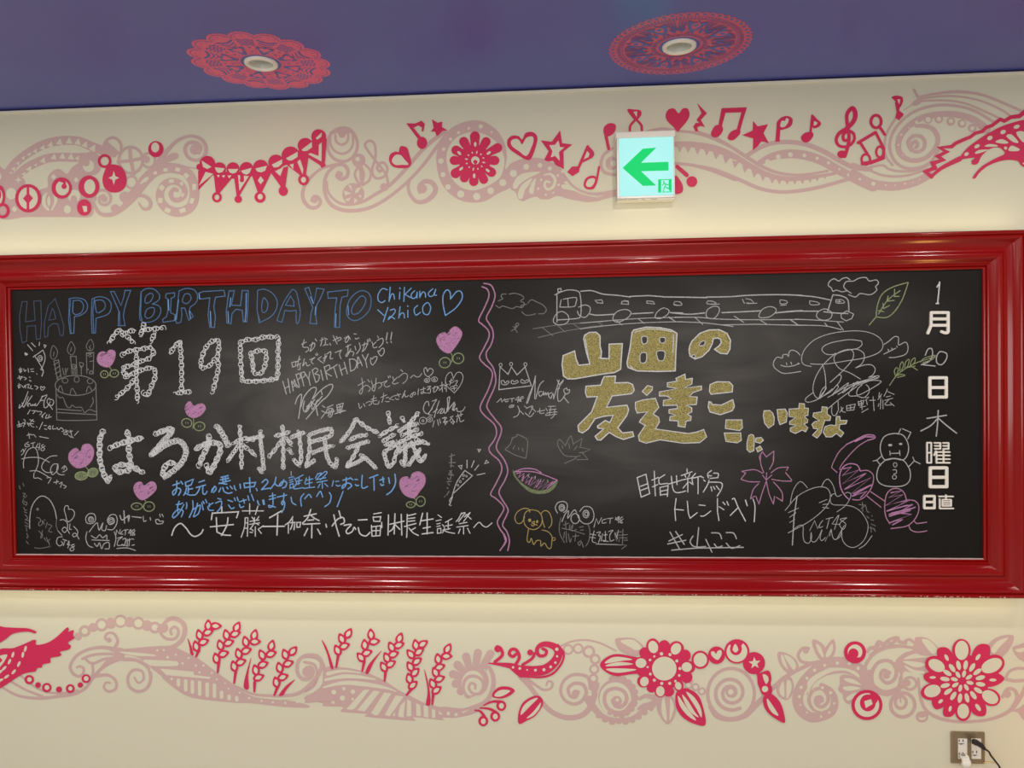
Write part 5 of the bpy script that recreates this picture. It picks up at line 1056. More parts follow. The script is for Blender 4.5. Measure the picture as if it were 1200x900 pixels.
# ------------------------------------------------------------------ vinyl decals, lower band
s = PK().T(0, 700, 6)
s.st('pink', '~15,632 130,692 280,710 420,695 520,680 600,640 660,560 740,478 850,425', 0, ws=[16, 20, 24, 24, 22, 26, 36]); s.st('pink', '~140,545 240,625 340,668 460,672 550,655/~75,590 180,650 300,697', 17)
for x, y, r, c in ((550, 275, 28, 0), (596, 237, 42, 21), (655, 212, 32, 0), (715, 193, 47, 28), (780, 182, 39, 0), (848, 168, 46, 31), (912, 175, 36, 0), (973, 182, 45, 28), (1035, 198, 38, 0), (1090, 212, 42, 23), (1150, 215, 34, 0)):
    s.ell('pink', x, y, r)
    if c: s.ell('cream', x, y, c)
s.st('pink', '~805,362 828,305 800,255 757,253 740,285 770,305', 0, ws=[26, 22, 18, 18, 22]); s.ell('pink', 768, 300, 18)
s.st('pink', '~860,372 720,352 620,367 540,410 495,480 510,530 550,555 582,540 588,500 562,485 542,492', 0, ws=[30, 26, 22, 22, 22, 20, 16])
s.st('pink', '~860,402 740,397 650,405 580,432/~860,425 740,432 650,465 595,425/~650,460 655,530 640,562', 19); s.fill('pink', '750,440 860,390 870,440 780,455 700,520 670,550')
s.st('pink', '~675,552 760,547 812,585 815,640 765,662 732,635 745,600 775,602', 0, ws=[26, 20, 20, 18, 14])
s.st('pink', '~865,435 960,442 1040,492 1060,572 1030,640 970,662 912,630 900,560 940,510 998,520 1010,575 972,600 945,562', 0, ws=[26, 24, 24, 22, 22, 20, 16, 12])
s.T(180, 700, 6)
s.st('pink', '~32,220 80,285 150,290 176,240 150,207 120,228 126,258', 20); s.st('pink', '~55,210 100,160 150,150 208,182 220,242 190,310 125,350 40,352', 0, ws=[24, 30, 34, 32, 28, 22])
s.fill('pink', '-330,358 -200,362 0,345 140,350 240,392 340,448 460,540 590,628 680,688 850,722 950,725 1080,755 1080,775 900,768 700,745 560,740 330,715 230,690 150,640 60,565 0,510 -60,455 -130,415 -250,395')
s.fill('cream', '-240,382 -120,388 0,402 10,412 -100,412 -180,402'); s.fill('cream', '-70,440 0,440 150,448 176,465 150,482 0,482 -40,470'); s.sharp('cream', '45,500 280,522 285,545 402,560 395,573 90,546')
s.fill('cream', '-25,508 0,512 60,560 40,575')
for x, a, b in ((175, 570, 627), (226, 575, 662), (273, 582, 677), (324, 585, 692), (377, 597, 702), (428, 605, 707), (478, 655, 712), (531, 682, 724), (585, 692, 732)): s.st('cream', '%d,%d %d,%d' % (x, a+12, x+1, b-12), 25)
s.dots('cream', [(28, 372, 8), (72, 370, 8), (100, 420, 10), (158, 402, 8), (248, 425, 8), (205, 463, 9), (298, 478, 8), (352, 478, 8), (323, 527, 8), (410, 530, 8), (128, 573, 10), (445, 577, 7), (503, 602, 7), (528, 642, 7), (608, 668, 8), (673, 707, 9), (760, 727, 9), (840, 737, 9), (927, 742, 9), (1010, 735, 9)])
s.st('cream', '~595,640 700,690 850,710 1000,702 1090,665', 0, ws=[4, 13, 15, 12])
s.fill('pink', '1060,735 1160,640 1200,640 1290,720 1180,730')
s.st('pink', '~590,630 700,680 850,692 1000,680 1090,622 1165,530 1182,460 1150,415 1080,407 1022,440 1008,510 1032,562 1080,575 1118,540 1112,495 1078,492', 0, ws=[16, 18, 20, 24, 28, 26, 24, 22, 22]); s.ell('pink', 1085, 522, 38)
s.done('wall_decal', 'pale pink rolling hill with bead arch and curls at the lower left', 'wall decal', SW)

s = PK().T(360, 710, 6)
s.st('pink', '~-20,352 70,368 118,430 125,520 90,590 -10,650', 24); s.st('pink', '~-20,395 50,415 72,490 48,560 -10,600', 20)
s.fill('pink', '125,435 250,432 370,453 470,490 550,530 640,590 720,630 820,680 930,710 1040,725 1120,715 1200,690 1200,742 1130,770 1040,787 950,788 955,805 750,783 745,808 420,780 415,760 240,745 250,712 112,705 108,685 -10,660 -10,635 60,600 105,545')
s.st('cream', '~145,477 250,457 372,470', 26, 8); s.st('cream', '~128,520 250,496 370,500 480,517', 0, ws=[16, 28, 24, 8]); s.st('cream', '~100,577 250,542 400,550 560,578 625,602', 0, ws=[10, 26, 32, 26, 6])
s.dots('cream', [(187, 607, 17), (120, 628, 13), (55, 633, 11), (248, 648, 18), (322, 603, 16), (182, 677, 13), (320, 655, 10), (258, 581, 12)])
s.sharp('cream', '438,590 398,590 275,725 310,732 335,722/512,602 467,595 352,733 405,742/592,615 542,608 450,752 480,772 500,765/678,637 622,630 545,765 580,777/615,745 600,775 620,770/690,668 655,700 638,770 650,782 678,783/702,655 730,670 733,775 700,777/765,685 795,695 800,775 768,772/818,700 850,702 852,787 820,777/877,725 900,730 902,787 878,787/1085,752 1140,728 1090,757')
squares(s, 'cream', [(940, 748, 24, 28, 0), (992, 757, 22, 24, 0), (1047, 765, 22, 20, 10)])
s.T(520, 720, 6)
for x, y in ((318, 292), (238, 283), (160, 305), (100, 358), (68, 420), (82, 487), (118, 542), (172, 568)): s.petal('pink', 205, 470, 205+(x-205)*1.22, 470+(y-470)*1.22, 58)
s.ell('pink', 207, 470, 110); s.ell('cream', 205, 490, 80, 96)
s.st('pink', '~322,372 348,440 345,520 308,602 240,648 160,682 -5,672', 0, ws=[26, 30, 34, 40, 44, 48]); s.sharp('pink', '285,375 345,290 318,345 300,400')
s.st('pink', '~228,565 178,575 142,540 142,480 172,440 225,435 268,462 278,512 250,555 205,555 178,520 190,485 220,492 222,520', 0, ws=[8, 20, 24, 22, 22, 20, 18])
s.dots('cream', [(33, 695, 12), (88, 703, 12)]); s.sharp('cream', '122,688 182,666 140,692')
s.done('wall_decal', 'pale pink striped hill ending in a cog-edged spiral flower', 'wall decal', SW)

s = PK().T(520, 720, 6)
s.st('pink', '~540,440 600,500 660,580 740,670 820,715 890,727 970,710 1030,652 1062,562', 0, ws=[36, 34, 34, 36, 38, 40, 42])
s.st('pink', '~1032,520 1018,450 970,425 900,427 842,470 822,540 850,602 910,630 970,610 1002,550 980,495 920,485 876,520 888,570 925,582 945,545', 0, ws=[26, 24, 22, 22, 26, 26, 24, 26]); s.ell('pink', 927, 555, 26)
s.st('pink', '~580,450 640,492 700,530 752,520 765,482 735,470 722,497', 0, ws=[30, 20, 18, 18, 14])
for x, y, r, c in ((875, 247, 38, 24), (945, 240, 38, 23), (1020, 262, 45, 26), (1065, 315, 38, 21), (1058, 385, 36, 20), (1053, 450, 34, 18)): s.ell('pink', x, y, r); s.ell('cream', x, y, c)
s.st('pink', '~825,222 900,190 1000,180 1100,202 1210,255', 13); s.fill('pink', '1030,480 1060,470 1095,490 1065,600 1062,680 1030,662 1045,590')
s.T(690, 720, 6)
for i in range(11):
    a = math.radians(-105+18*i); s.ell('pink', 198+128*math.cos(a), 580+128*math.sin(a), 25)
for x, y in ((70, 712), (115, 742), (165, 758), (212, 752), (258, 758), (305, 745), (350, 722), (392, 690), (430, 655)): s.ell('pink', x, y, 22, 18)
s.st('pink', '~0,600 30,650 85,708 150,738 230,744 310,728 385,675 440,630 480,590', 0, ws=[60, 46, 36, 34, 30, 30, 34, 30, 20])
s.ell('pink', 196, 580, 130); s.ell('cream', 186, 592, 112, 116)
for x, y in ((150, 690), (190, 705), (235, 700), (275, 682)): s.ell('pink', x, y, 20, 16)
s.st('pink', '~305,630 255,682 190,690 130,655 110,595 128,540 190,520 250,545 266,602 232,645 190,642 168,606', 0, ws=[44, 34, 30, 28, 26, 26, 26, 26, 28, 30, 30]); s.ell('pink', 196, 608, 36); s.ell('cream', 200, 600, 12)
s.st('pink', '~358,592 400,572 445,580 490,575', 0, ws=[22, 30, 34, 24]); s.st('pink', '~350,662 385,640 430,630 475,595', 0, ws=[20, 28, 30, 20]); s.fill('pink', '420,640 470,580 500,570 480,620 440,680')
s.fill('pink', '553,772 492,702 475,622 500,580 540,565 590,580 615,650 600,722'); s.fill('cream', '512,620 530,585 545,690 545,750 515,700/575,590 598,650 585,705 568,745 570,660')
s.fill('pink', '185,177 220,165 300,165 350,190 390,240 340,290 280,285 210,245'); s.fill('cream', '222,187 300,175 350,205 372,240 330,250 290,230')
for x, y, r, c in ((700, 495, 26, 16), (750, 510, 27, 15), (795, 540, 27, 15), (715, 470, 18, 0)):
    s.ell('pink', x, y, r)
    if c: s.ell('cream', x, y, c)
s.done('wall_decal', 'pale pink twin spirals around the white-centred red flower', 'wall decal', SW)

s = PK().T(690, 720, 6)
s.ring('pink', 1000, 557, 165, 24, 178); s.spiral('pink', 1000, 552, 125, 18, 60, 2.15, 26, 24); s.ell('pink', 1000, 545, 40); s.ell('cream', 998, 545, 19)
s.st('pink', '~845,650 900,722 1000,738 1100,710 1190,620', 0, ws=[14, 26, 34, 40, 34])
s.T(860, 720, 6)
s.st('pink', '~120,672 200,592 280,512 360,442 460,385 560,340', 0, ws=[46, 36, 30, 28, 26])
s.fill('pink', '385,417 322,350 308,268 370,273 440,322 452,388'); s.fill('cream', '332,285 350,300 378,385 340,340/352,285 405,305 435,350 425,390 395,360')
s.fill('pink', '370,603 312,572 298,500 350,440 400,440 422,500 410,562'); s.fill('cream', '320,520 345,470 355,520 352,580 325,555/372,470 398,470 405,520 388,572 370,585')
s.st('pink', '~600,332 540,342 475,330 452,285 480,242 522,240', 0, ws=[24, 22, 22, 22, 26]); s.ell('pink', 506, 256, 20)
s.fill('pink', '600,312 560,242 553,178 605,192 645,240 640,312/638,312 640,242 697,173 717,240 692,300'); s.fill('cream', '580,205 612,235 632,300 608,285 585,240/655,258 690,205 695,245 675,290 645,300')
s.st('pink', '~905,395 830,352 740,335 640,345 550,412 478,502 448,590 472,672 540,722 620,715 688,680 708,608 680,538 615,495', 0, ws=[70, 74, 74, 76, 78, 76, 70, 64, 50, 30])
s.st('pink', '~520,560 560,480 640,425 740,405 820,412 905,455', 18); s.fill('cream', '520,470 600,408 700,380 780,378 860,405 890,450 800,400 720,395 640,425 570,475 535,530 525,600 520,540')
s.st('pink', '~622,690 560,670 528,605 552,540 612,520 655,560 660,612 620,650 580,630 578,590 610,582 620,605', 0, ws=[10, 24, 24, 24, 24, 28]); s.ell('pink', 600, 606, 24)
s.dots('cream', [(567, 392, 12), (638, 357, 11), (727, 342, 12), (812, 343, 12), (875, 378, 13), (513, 448, 11), (473, 512, 12), (460, 577, 11), (467, 635, 7), (513, 688, 8), (613, 718, 9), (670, 688, 9), (705, 625, 9), (680, 550, 12), (622, 515, 11), (560, 530, 5)])
s.fill('pink', '752,428 830,430 900,475 930,540 860,612 800,627 768,590 765,560 733,530 745,490'); s.fill('cream', '772,452 830,452 895,495 810,478/765,512 830,503 890,520 800,537/788,590 830,558 880,552 815,602')
s.st('pink', '~930,420 925,360 980,280 1080,232 1210,222', 0, ws=[24, 22, 20, 18]); s.st('pink', '~940,260 960,235 1000,238 1020,205 1055,215 1075,190 1110,205 1150,165 1165,190 1210,200', 0, ws=[24, 22, 24, 20])
s.st('pink', '~930,420 960,500 1040,548 1110,545 1190,500', 0, ws=[34, 40, 42, 30]); s.fill('pink', '885,360 930,380 935,470 990,530 930,550 890,480')
s.done('wall_decal', 'pale pink concentric coil and dotted snail coil at the lower right', 'wall decal', SW)

s = PK().T(1020, 730, 5.294)
s.st('pink', '~0,418 100,438 175,420/~-5,300 8,370', 24); s.st('pink', '~190,335 170,405 100,432 20,388 10,310 50,245 120,237 160,290 148,350 100,372 64,335 78,295 118,308', 0, ws=[24, 22, 24, 24, 22, 24, 22, 24]); s.ell('pink', 100, 325, 22)
s.st('pink', '~0,200 60,160 150,142 275,155', 18); s.st('pink', '~0,155 30,147 48,115 88,128 118,102 165,90 172,110 200,122 238,102 272,122', 18)
s.fill('pink', '150,250 200,192 270,170 330,178 380,212 345,262 350,318 270,312 210,300 195,340 180,310'); s.fill('cream', '205,225 270,192 340,195 370,208 290,218/200,238 280,240 345,258 280,275/208,262 270,290 330,300 330,315 260,310')
s.fill('pink', '280,90 340,90 395,125 425,180 340,205 262,172 275,120'); s.fill('cream', '318,105 365,108 412,155 420,175 380,190')
s.ring('pink', 245, 375, 40, 17, 38); s.ell('pink', 228, 372, 22); s.ring('pink', 200, 508, 75, 22); s.ring('pink', 188, 492, 34, 20, 38); s.st('pink', '185,460 188,490', 10)
s.ring('pink', 320, 582, 32, 14, 28); s.fill('pink', '285,565 340,545 365,560 345,580 300,585')
s.st('pink', '~298,345 310,460 345,540 420,588 520,610 620,612 750,595 860,548 925,470 965,390', 0, ws=[14, 20, 22, 18, 18, 20, 26, 24])
s.fill('pink', '722,162 750,112 810,80 887,79 870,150 812,212 755,200'); s.fill('cream', '748,162 790,112 855,92 800,150 768,188')
s.fill('pink', '880,155 920,135 980,128 980,240 935,232 905,205'); s.fill('cream', '900,165 980,150 980,165 925,182')
s.st('pink', '~838,342 862,302 910,282 975,285', 17); s.st('pink', '~835,348 900,360 975,352', 20)
s.st('pink', '~820,458 850,410 895,418 910,470 875,535', 0, ws=[20, 20, 24, 24]); s.ell('pink', 848, 440, 24)
s.fill('pink', '870,545 925,525 980,490 980,610 940,590 915,555')
s.done('wall_decal', 'pale pink tendrils around the large red flower at the lower right', 'wall decal', SW)

# --- red decals, lower
s = RD(0, 700); s.fill('red', '-20,208 40,209 120,213 200,217 256,238 248,252 200,240 130,246 80,262 40,295 -20,318')
s.fill('red', '-20,384 100,355 200,314 236,298 256,302 258,332 330,320 400,278 470,213 487,222 482,240 520,230 516,265 526,285 480,318 500,340 485,365 425,382 435,402 415,415 360,425 355,458 305,470 295,492 265,497 250,520 200,528 150,545 80,590 20,628 -20,630')
for x, y, a in ((182, 360, 15), (164, 402, 10), (136, 467, 25), (100, 522, 40), (50, 556, 55), (8, 581, 60), (94, 402, 15), (70, 450, 25), (33, 497, 45), (5, 522, 50)): s.ell('cream', x, y, 9, 22, a, 10)
s.fill('cream', '0,412 52,400 45,430 10,482 -10,490 -5,470 20,440')
s.done('wall_decal', 'red bird with a long beak at the left edge of the lower band', 'wall decal', LO)
for x, y, r, c, l in ((208, 577, 33, 16, 'hollow red bead, first of the row under the bird tail'), (270, 615, 20, 0, 'solid red bead between the first and second hollow bead'), (331, 633, 33, 17, 'hollow red bead, second of the row under the bird tail'), (417, 646, 21, 0, 'solid red bead at the lowest point of the bead row'), (496, 640, 31, 15, 'hollow red bead right of the lowest bead'), (567, 615, 19, 0, 'small solid red bead near the right end of the bead row'), (607, 570, 31, 17, 'hollow red bead at the right end of the bead row')):
    s = RD(0, 700); s.ell('red', x, y, r)
    if c: s.ell('cream', x+2, y-1, c)
    s.done('wall_decal', l, 'wall decal', 'red beads under the bird')
def wheat(tile, stem, grains, label, blade=None):
    s = RD(*tile)
    if stem: s.st('red', '~'+stem, 14, 22)
    ch = sorted(grains, key=lambda g: -g[1]); s.ribbon('red', cr([(g[0], g[1]) for g in ch]), 22)
    for x, y, a in grains:
        L = 40; c, q = math.cos(math.radians(a)), math.sin(math.radians(a))
        f = lambda u, v: (x+u*c-v*q, y+u*q+v*c)
        s.poly('red', cr([f(-L, 0), f(-18, -26), f(14, -24), f(L+6, 0), f(14, 24), f(-18, 26)], True, 3))
    for x, y, a in grains:
        c, q = math.cos(math.radians(a)), math.sin(math.radians(a)); f = lambda u, v: (x+u*c-v*q, y+u*q+v*c)
        s.poly('cream', cr([f(-23, 0), f(-6, -13), f(10, -12), f(25, 0), f(10, 12), f(-6, 13)], True, 3))
    s.done('wall_decal', label, 'wall decal', 'red rice ears on the pink hills')
    if blade:
        s = RD(*tile); s.fill('red', blade[0]); s.done('wall_decal', blade[1], 'wall decal', 'red grass blades on the pink hills')
A, B = (180, 700), (360, 710)
U, R_ = -105, -20
wheat(A, '300,415 320,372', [(302, 345, U), (350, 313, R_), (325, 265, U), (382, 245, R_), (386, 198, U+15), (437, 200, 0)], 'red rice ear at the left end of the left hill row', ('240,285 262,330 283,400 262,398 252,340', 'red grass blade left of the first rice ear'))
wheat(A, '452,525 460,455', [(443, 430, U), (490, 397, R_), (472, 337, U), (527, 319, R_), (515, 265, U), (573, 256, R_), (587, 210, -65)], 'tall red rice ear, second of the left hill row')
wheat(A, '568,600 580,512', [(568, 485, U), (612, 455, R_), (600, 397, U), (650, 375, R_), (650, 312, U), (712, 310, 0), (710, 265, -75)], 'red rice ear left of the single grass blade on the left hill', ('635,630 650,540 688,420 667,540 670,640', 'tall red grass blade in the middle of the left hill'))
wheat(A, '710,660 712,595', [(738, 562, R_), (720, 512, U), (768, 472, R_), (765, 405, U-10), (825, 397, R_), (830, 340, -75)], 'red rice ear right of the tall grass blade')
wheat(A, '850,685 872,632', [(865, 598, U), (908, 560, R_), (888, 495, U), (945, 465, R_), (928, 402, U-5), (980, 378, -50)], 'red rice ear at the right end of the left hill row', ('883,686 930,622 997,576 942,640 912,686', 'red grass blade leaning right beside the coil'))
wheat(B, '205,430 220,340', [(215, 312, U-10), (260, 282, R_), (245, 232, U-10), (290, 195, -60)], 'short red rice ear, first on the right hill', ('102,237 142,300 185,432 165,432 142,340', 'red grass blade left of the short rice ear'))
wheat(B, '388,455 402,390', [(380, 362, U-25), (418, 330, R_), (406, 275, U+10), (470, 250, -8), (450, 202, U+10)], 'red rice ear, second on the right hill', ('410,465 440,402 527,310 472,390 432,472', 'red grass blade leaning right of the second ear'))
wheat(B, '545,525 552,455', [(540, 430, U-15), (585, 408, R_-8), (562, 365, U-10), (605, 340, R_), (595, 290, U-10), (643, 275, R_), (650, 228, -70)], 'red rice ear, third on the right hill')
wheat(B, '700,625 735,582', [(742, 557, -40), (720, 512, U), (757, 468, -45), (727, 428, U-15), (770, 390, R_-15), (730, 340, U-25), (785, 322, -35), (765, 275, U+5), (812, 268, -32)], 'tall red rice ear, fourth on the right hill')
wheat(B, '880,690 887,618', [(908, 592, R_-15), (884, 548, U-10), (928, 512, R_), (904, 468, U-10), (930, 430, R_), (922, 374, U+5), (978, 352, 0), (988, 302, -62)], 'red rice ear at the right end of the right hill', ('822,445 842,500 862,600 866,690 836,690 847,590', 'red upright grass blade beside the last rice ear'))
T5 = (520, 720)
s = RD(*T5)
s.st('red', '~318,342 400,350 470,360 540,385 640,396 720,382 782,330 806,272 782,228 720,207 675,218 655,250 672,288 712,285 722,255 695,240', 0, ws=[8, 26, 46, 66, 72, 66, 58, 44, 30, 22, 20])
s.st('red', '~360,332 412,285 402,240 378,225', 22); s.ell('red', 380, 240, 24); s.st('red', '~505,352 532,300 512,250 477,245 460,275 485,295 508,278', 22); s.st('red', '~555,352 620,310 640,272', 20); s.ell('red', 608, 266, 21)
s.fill('red', '455,365 500,350 545,385 600,425 560,440 528,435'); s.st('red', '~535,432 680,440 770,412 832,335 842,270 800,215', 0, ws=[12, 14, 16, 14, 20])
s.dots('cream', [(488, 370, 9), (535, 378, 10), (587, 388, 6), (645, 390, 10), (705, 387, 11), (752, 367, 10), (785, 337, 9), (797, 293, 8), (795, 243, 12)])
s.done('wall_decal', 'red paisley plume with three curls on the lower wall', 'wall decal', LO)
s = RD(*T5); s.fill('red', '343,577 352,540 395,508 460,508 500,535 462,570 405,590'); s.fill('cream', '357,570 370,547 410,528 468,535 422,568 385,577'); s.done('wall_decal', 'small red hollow leaf above the berries', 'wall decal', LO)
for st_, x, y, l in (('~283,637 340,612 395,612', 405, 640, 'red hollow berry on a stem, upper one of the three under the small leaf'), ('~258,657 320,662 365,685', 362, 715, 'red hollow berry on a stem, middle one of the three under the small leaf'), ('~220,672 258,680 285,715', 278, 748, 'red hollow berry on a stem, lowest of the three under the small leaf')):
    s = RD(*T5); s.st('red', st_, 10, 22); s.ell('red', x, y, 35, 37); s.ell('cream', x+1, y+1, 17, 20); s.done('wall_decal', l, 'wall decal', 'red berries under the paisley plume')
s = RD(*T5); s.fill('red', '528,767 526,690 560,615 635,572 685,582 696,635 645,710 585,745'); s.fill('cream', '543,705 556,650 605,603 662,586 605,645/582,728 632,680 682,618 672,662 630,710'); s.done('wall_decal', 'large red split leaf with a diagonal vein, right of the berries', 'wall decal', LO)
T6 = (690, 720)
s = RD(*T6)
s.fill('red', '78,355 112,308 190,277 300,293 360,315 360,405 285,420 190,432 118,402'); s.fill('cream', '113,342 160,303 222,297 305,315 230,325/118,362 160,342 230,333 312,347 230,358/122,382 200,377 335,386 225,408 160,402')
s.fill('red', '610,560 640,528 690,518 762,560 800,640 820,773 740,767 660,722 614,652'); s.fill('cream', '627,570 640,640 695,710 755,742 685,650/655,562 692,600 742,680 772,722 720,690 680,632/683,543 740,580 787,660 790,722 750,650')
s.ell('red', 530, 378, 150, 148)
for x, y, rx, ry in ((450, 225, 48, 58), (530, 225, 42, 46), (615, 242, 54, 56), (680, 288, 36, 42), (692, 370, 56, 46), (688, 440, 40, 42), (632, 500, 34, 40), (560, 540, 40, 36), (502, 535, 42, 46), (440, 512, 34, 36), (385, 468, 46, 44), (372, 400, 34, 34), (365, 338, 44, 42), (392, 268, 38, 38)): s.ell('red', x, y, rx, ry)
s.ell('cream', 530, 379, 86, 84)
for x, y, rx, ry, a in ((452, 227, 34, 44, -15), (612, 240, 34, 42, 30), (688, 368, 36, 34, 0), (628, 500, 22, 28, -20), (502, 538, 30, 36, 0), (390, 470, 30, 34, 20), (366, 340, 38, 34, 0)): s.ell('cream', x, y, rx, ry, a)
s.dots('cream', [(510, 275, 12), (570, 280, 11), (618, 325, 11), (640, 378, 11), (635, 427, 9), (608, 467, 9), (568, 482, 11), (512, 483, 11), (460, 460, 11), (432, 417, 10), (413, 368, 8), (430, 318, 9), (460, 293, 8)])
s.ell('red', 783, 317, 62, 64); s.ell('red', 897, 285, 60, 62); s.ell('red', 1040, 258, 88, 86); s.ell('red', 1160, 340, 78, 78)
s.ell('cream', 783, 317, 47, 49); s.fill('cream', '893,275 905,255 928,250 932,280 905,318 865,290 858,262 878,258'); s.ell('cream', 1040, 260, 73, 72); s.ell('red', 1033, 240, 42, 45); s.fill('red', '990,195 1035,180 1080,195 1060,225 1005,225'); s.fill('cream', '1028,205 1050,245 1030,265 1010,245'); s.star('cream', 1164, 340, 44, 18, rot=-95)
s.T(860, 720, 6)
s.fill('red', '110,400 170,412 240,392 262,440 258,490 268,520 255,570 200,560 180,520 165,480 158,420'); s.fill('red', '212,572 260,555 320,610 350,690 355,760 290,730 232,682 204,620'); s.fill('cream', '200,420 232,428 242,460 222,485/232,588 272,640 312,707 270,690 238,640'); s.ell('cream', 217, 522, 22)
s.done('wall_decal', 'red white-centred flower with leaves and a chain of heart and star discs', 'wall decal', LO)
T7 = (860, 720)
s = RD(*T7); s.ell('red', 850, 265, 78, 78); s.ell('cream', 850, 262, 52, 52); s.ell('red', 838, 274, 36, 37); s.fill('red', '800,290 830,262 860,300 845,320'); s.fill('red', '830,310 890,300 895,325 850,342'); s.done('wall_decal', 'red ring with a crescent cut-out, upper of two at the lower right', 'wall decal', LO)
s = RD(*T7); s.ell('red', 934, 635, 109, 107); s.ell('cream', 934, 635, 86, 84); s.ell('red', 940, 620, 56, 60); s.fill('red', '960,545 1010,565 1000,620 960,600'); s.sharp('cream', '915,608 962,594 974,628 925,657'); s.done('wall_decal', 'large red coil ring with a small diamond, lower of two at the lower right', 'wall decal', LO)
s = RD(1020, 730, 5.294)
s.ell('red', 568, 358, 165, 168)
for x, y, rx, ry, a in ((562, 168, 58, 70, 0), (752, 262, 82, 62, -28), (742, 460, 64, 52, 25), (573, 545, 50, 62, 0), (382, 425, 72, 52, -10), (405, 262, 70, 58, 25)): s.ell('red', x, y, rx, ry, a)
s.fill('red', '412,165 450,148 490,165 520,220 540,300 470,300 420,230/625,200 650,150 690,128 735,140 740,190 720,240 640,300 600,290/700,310 780,308 828,340 800,375 740,395 680,380/330,320 380,300 450,320 450,375 370,372 335,350/380,480 440,440 500,470 450,520 400,532/450,530 480,460 540,470 530,540 500,578 455,575/620,470 690,470 715,520 710,570 660,575 620,540')
for x, y, rx, ry, a in ((564, 168, 42, 60, 0), (750, 263, 68, 42, -25), (740, 458, 54, 38, 32), (573, 545, 36, 46, 0), (382, 420, 52, 38, -15), (408, 262, 54, 36, 28)): s.ell('cream', x, y, rx, ry, a)
for x, y, rx, ry, a in ((470, 213, 10, 22, -28), (665, 210, 11, 22, 35), (757, 352, 22, 9, 0), (384, 336, 20, 8, 0), (433, 484, 17, 10, -40), (492, 530, 9, 18, 15), (665, 522, 12, 26, -35)): s.ell('cream', x, y, rx, ry, a)
for i in range(16):
    a = TAU*(i+.4)/16; s.ell('cream', 570+112*math.cos(a), 362+104*math.sin(a), 30, 14, math.degrees(a), 14)
for i in range(8):
    a = TAU*(i+.3)/8; s.ell('cream', 566+50*math.cos(a), 358+46*math.sin(a), 23, 12, math.degrees(a), 12)
s.done('wall_decal', 'big red flower with many seed cut-outs above the wall outlet', 'wall decal', LO)

# ------------------------------------------------------------------ white cut-out letters on the board
def solid_strokes(name, tile, strokes, w, label, h=.006):
    """raised letter: rounded bars of width w (tile units)"""
    x0, y0, k = tile; v = []; f = []; e = 0
    for kind, p in parse(strokes):
        if kind == '#': p = p + [p[0]]
        segs = [(p[i], p[i+1]) for i in range(len(p)-1)] if kind != '~' else None
        if kind == '~': q = cr(p); segs = [(q[i], q[i+1]) for i in range(len(q)-1)]
        for a, b in segs:
            e += 1.5e-5
            d = Vector((b[0]-a[0], b[1]-a[1])).normalized(); n = Vector((-d.y, d.x)); r = w/2; pl = []
            for c, s0, dd in ((b, -math.pi/2, d), (a, -math.pi/2, -d)):
                nn = Vector((-dd.y, dd.x))
                for j in range(7):
                    t = s0+math.pi*j/6; q = Vector(c)+dd*math.cos(t)*r+nn*math.sin(t)*r; pl.append(q)
            N = len(pl); b0 = len(v)
            for rr, hh in ((1.0, .0003), (1.0, h-.0012+e), (.86, h+e)):
                for q in pl:
                    c = Vector(a) if (q-Vector(a)).length < (q-Vector(b)).length else Vector(b)
                    qq = c+(q-c)*rr
                    v.append(P(x0+qq.x/k, y0+qq.y/k, BY)+Vector((0, -hh, 0)))
            for L in (0, 1):
                for j in range(N):
                    j2 = (j+1) % N; f.append((b0+L*N+j, b0+L*N+j2, b0+(L+1)*N+j2, b0+(L+1)*N+j))
            f.append(tuple(b0+2*N+j for j in range(N)))
    o = mesh_obj(name, v, f, [M['letter']])
    return tag(o, label, 'letter', 'raised date letters on the chalkboard')
Q = (1060, 320, 7.5); R8 = (980, 420, 7.5); R12 = (970, 500, 7.5)
solid_strokes('cutout_letter', Q, '~230,352 228,420 226,462 200,528/230,348 378,348 378,515/~378,505 372,524 350,526 320,516/232,404 374,404/230,460 374,460', 26, 'white raised month character at the top right of the board, below the chalk numeral one')
solid_strokes('cutout_letter', R8, '#818,170 962,170 962,340 818,340/822,256 958,256', 27, 'white raised two-window character between the chalk twenty and the chalk tree character')
solid_strokes('cutout_letter', R12, '#868,140 904,140 904,316 868,316/868,228 904,228/932,142 984,142 984,194/936,168 984,168/936,194 984,194/1008,142 1056,142 1056,194/1010,168 1056,168/1010,194 1056,194/945,214 930,250/950,216 950,318/955,222 1066,222/955,252 1066,252/955,284 1066,284/950,316 1066,316/1012,206 1012,316', 13.5, 'dense white raised character with many bars, under the chalk tree character')
solid_strokes('cutout_letter', R12, '#896,361 1041,361 1041,526 896,526/900,444 1038,444', 28, 'white raised two-window character directly under the dense many-barred letter')
solid_strokes('cutout_letter', R12, '#844,609 933,609 933,714 844,714/848,661 930,661', 21, 'small white raised two-window character, left one of the lowest pair')
solid_strokes('cutout_letter', R12, '974,612 1096,612/1035,600 1033,640/#1002,640 1078,640 1078,694 1002,694/1004,658 1076,658/1004,677 1076,677/979,634 979,717 1098,717', 13, 'small white raised character with a long foot, right one of the lowest pair')

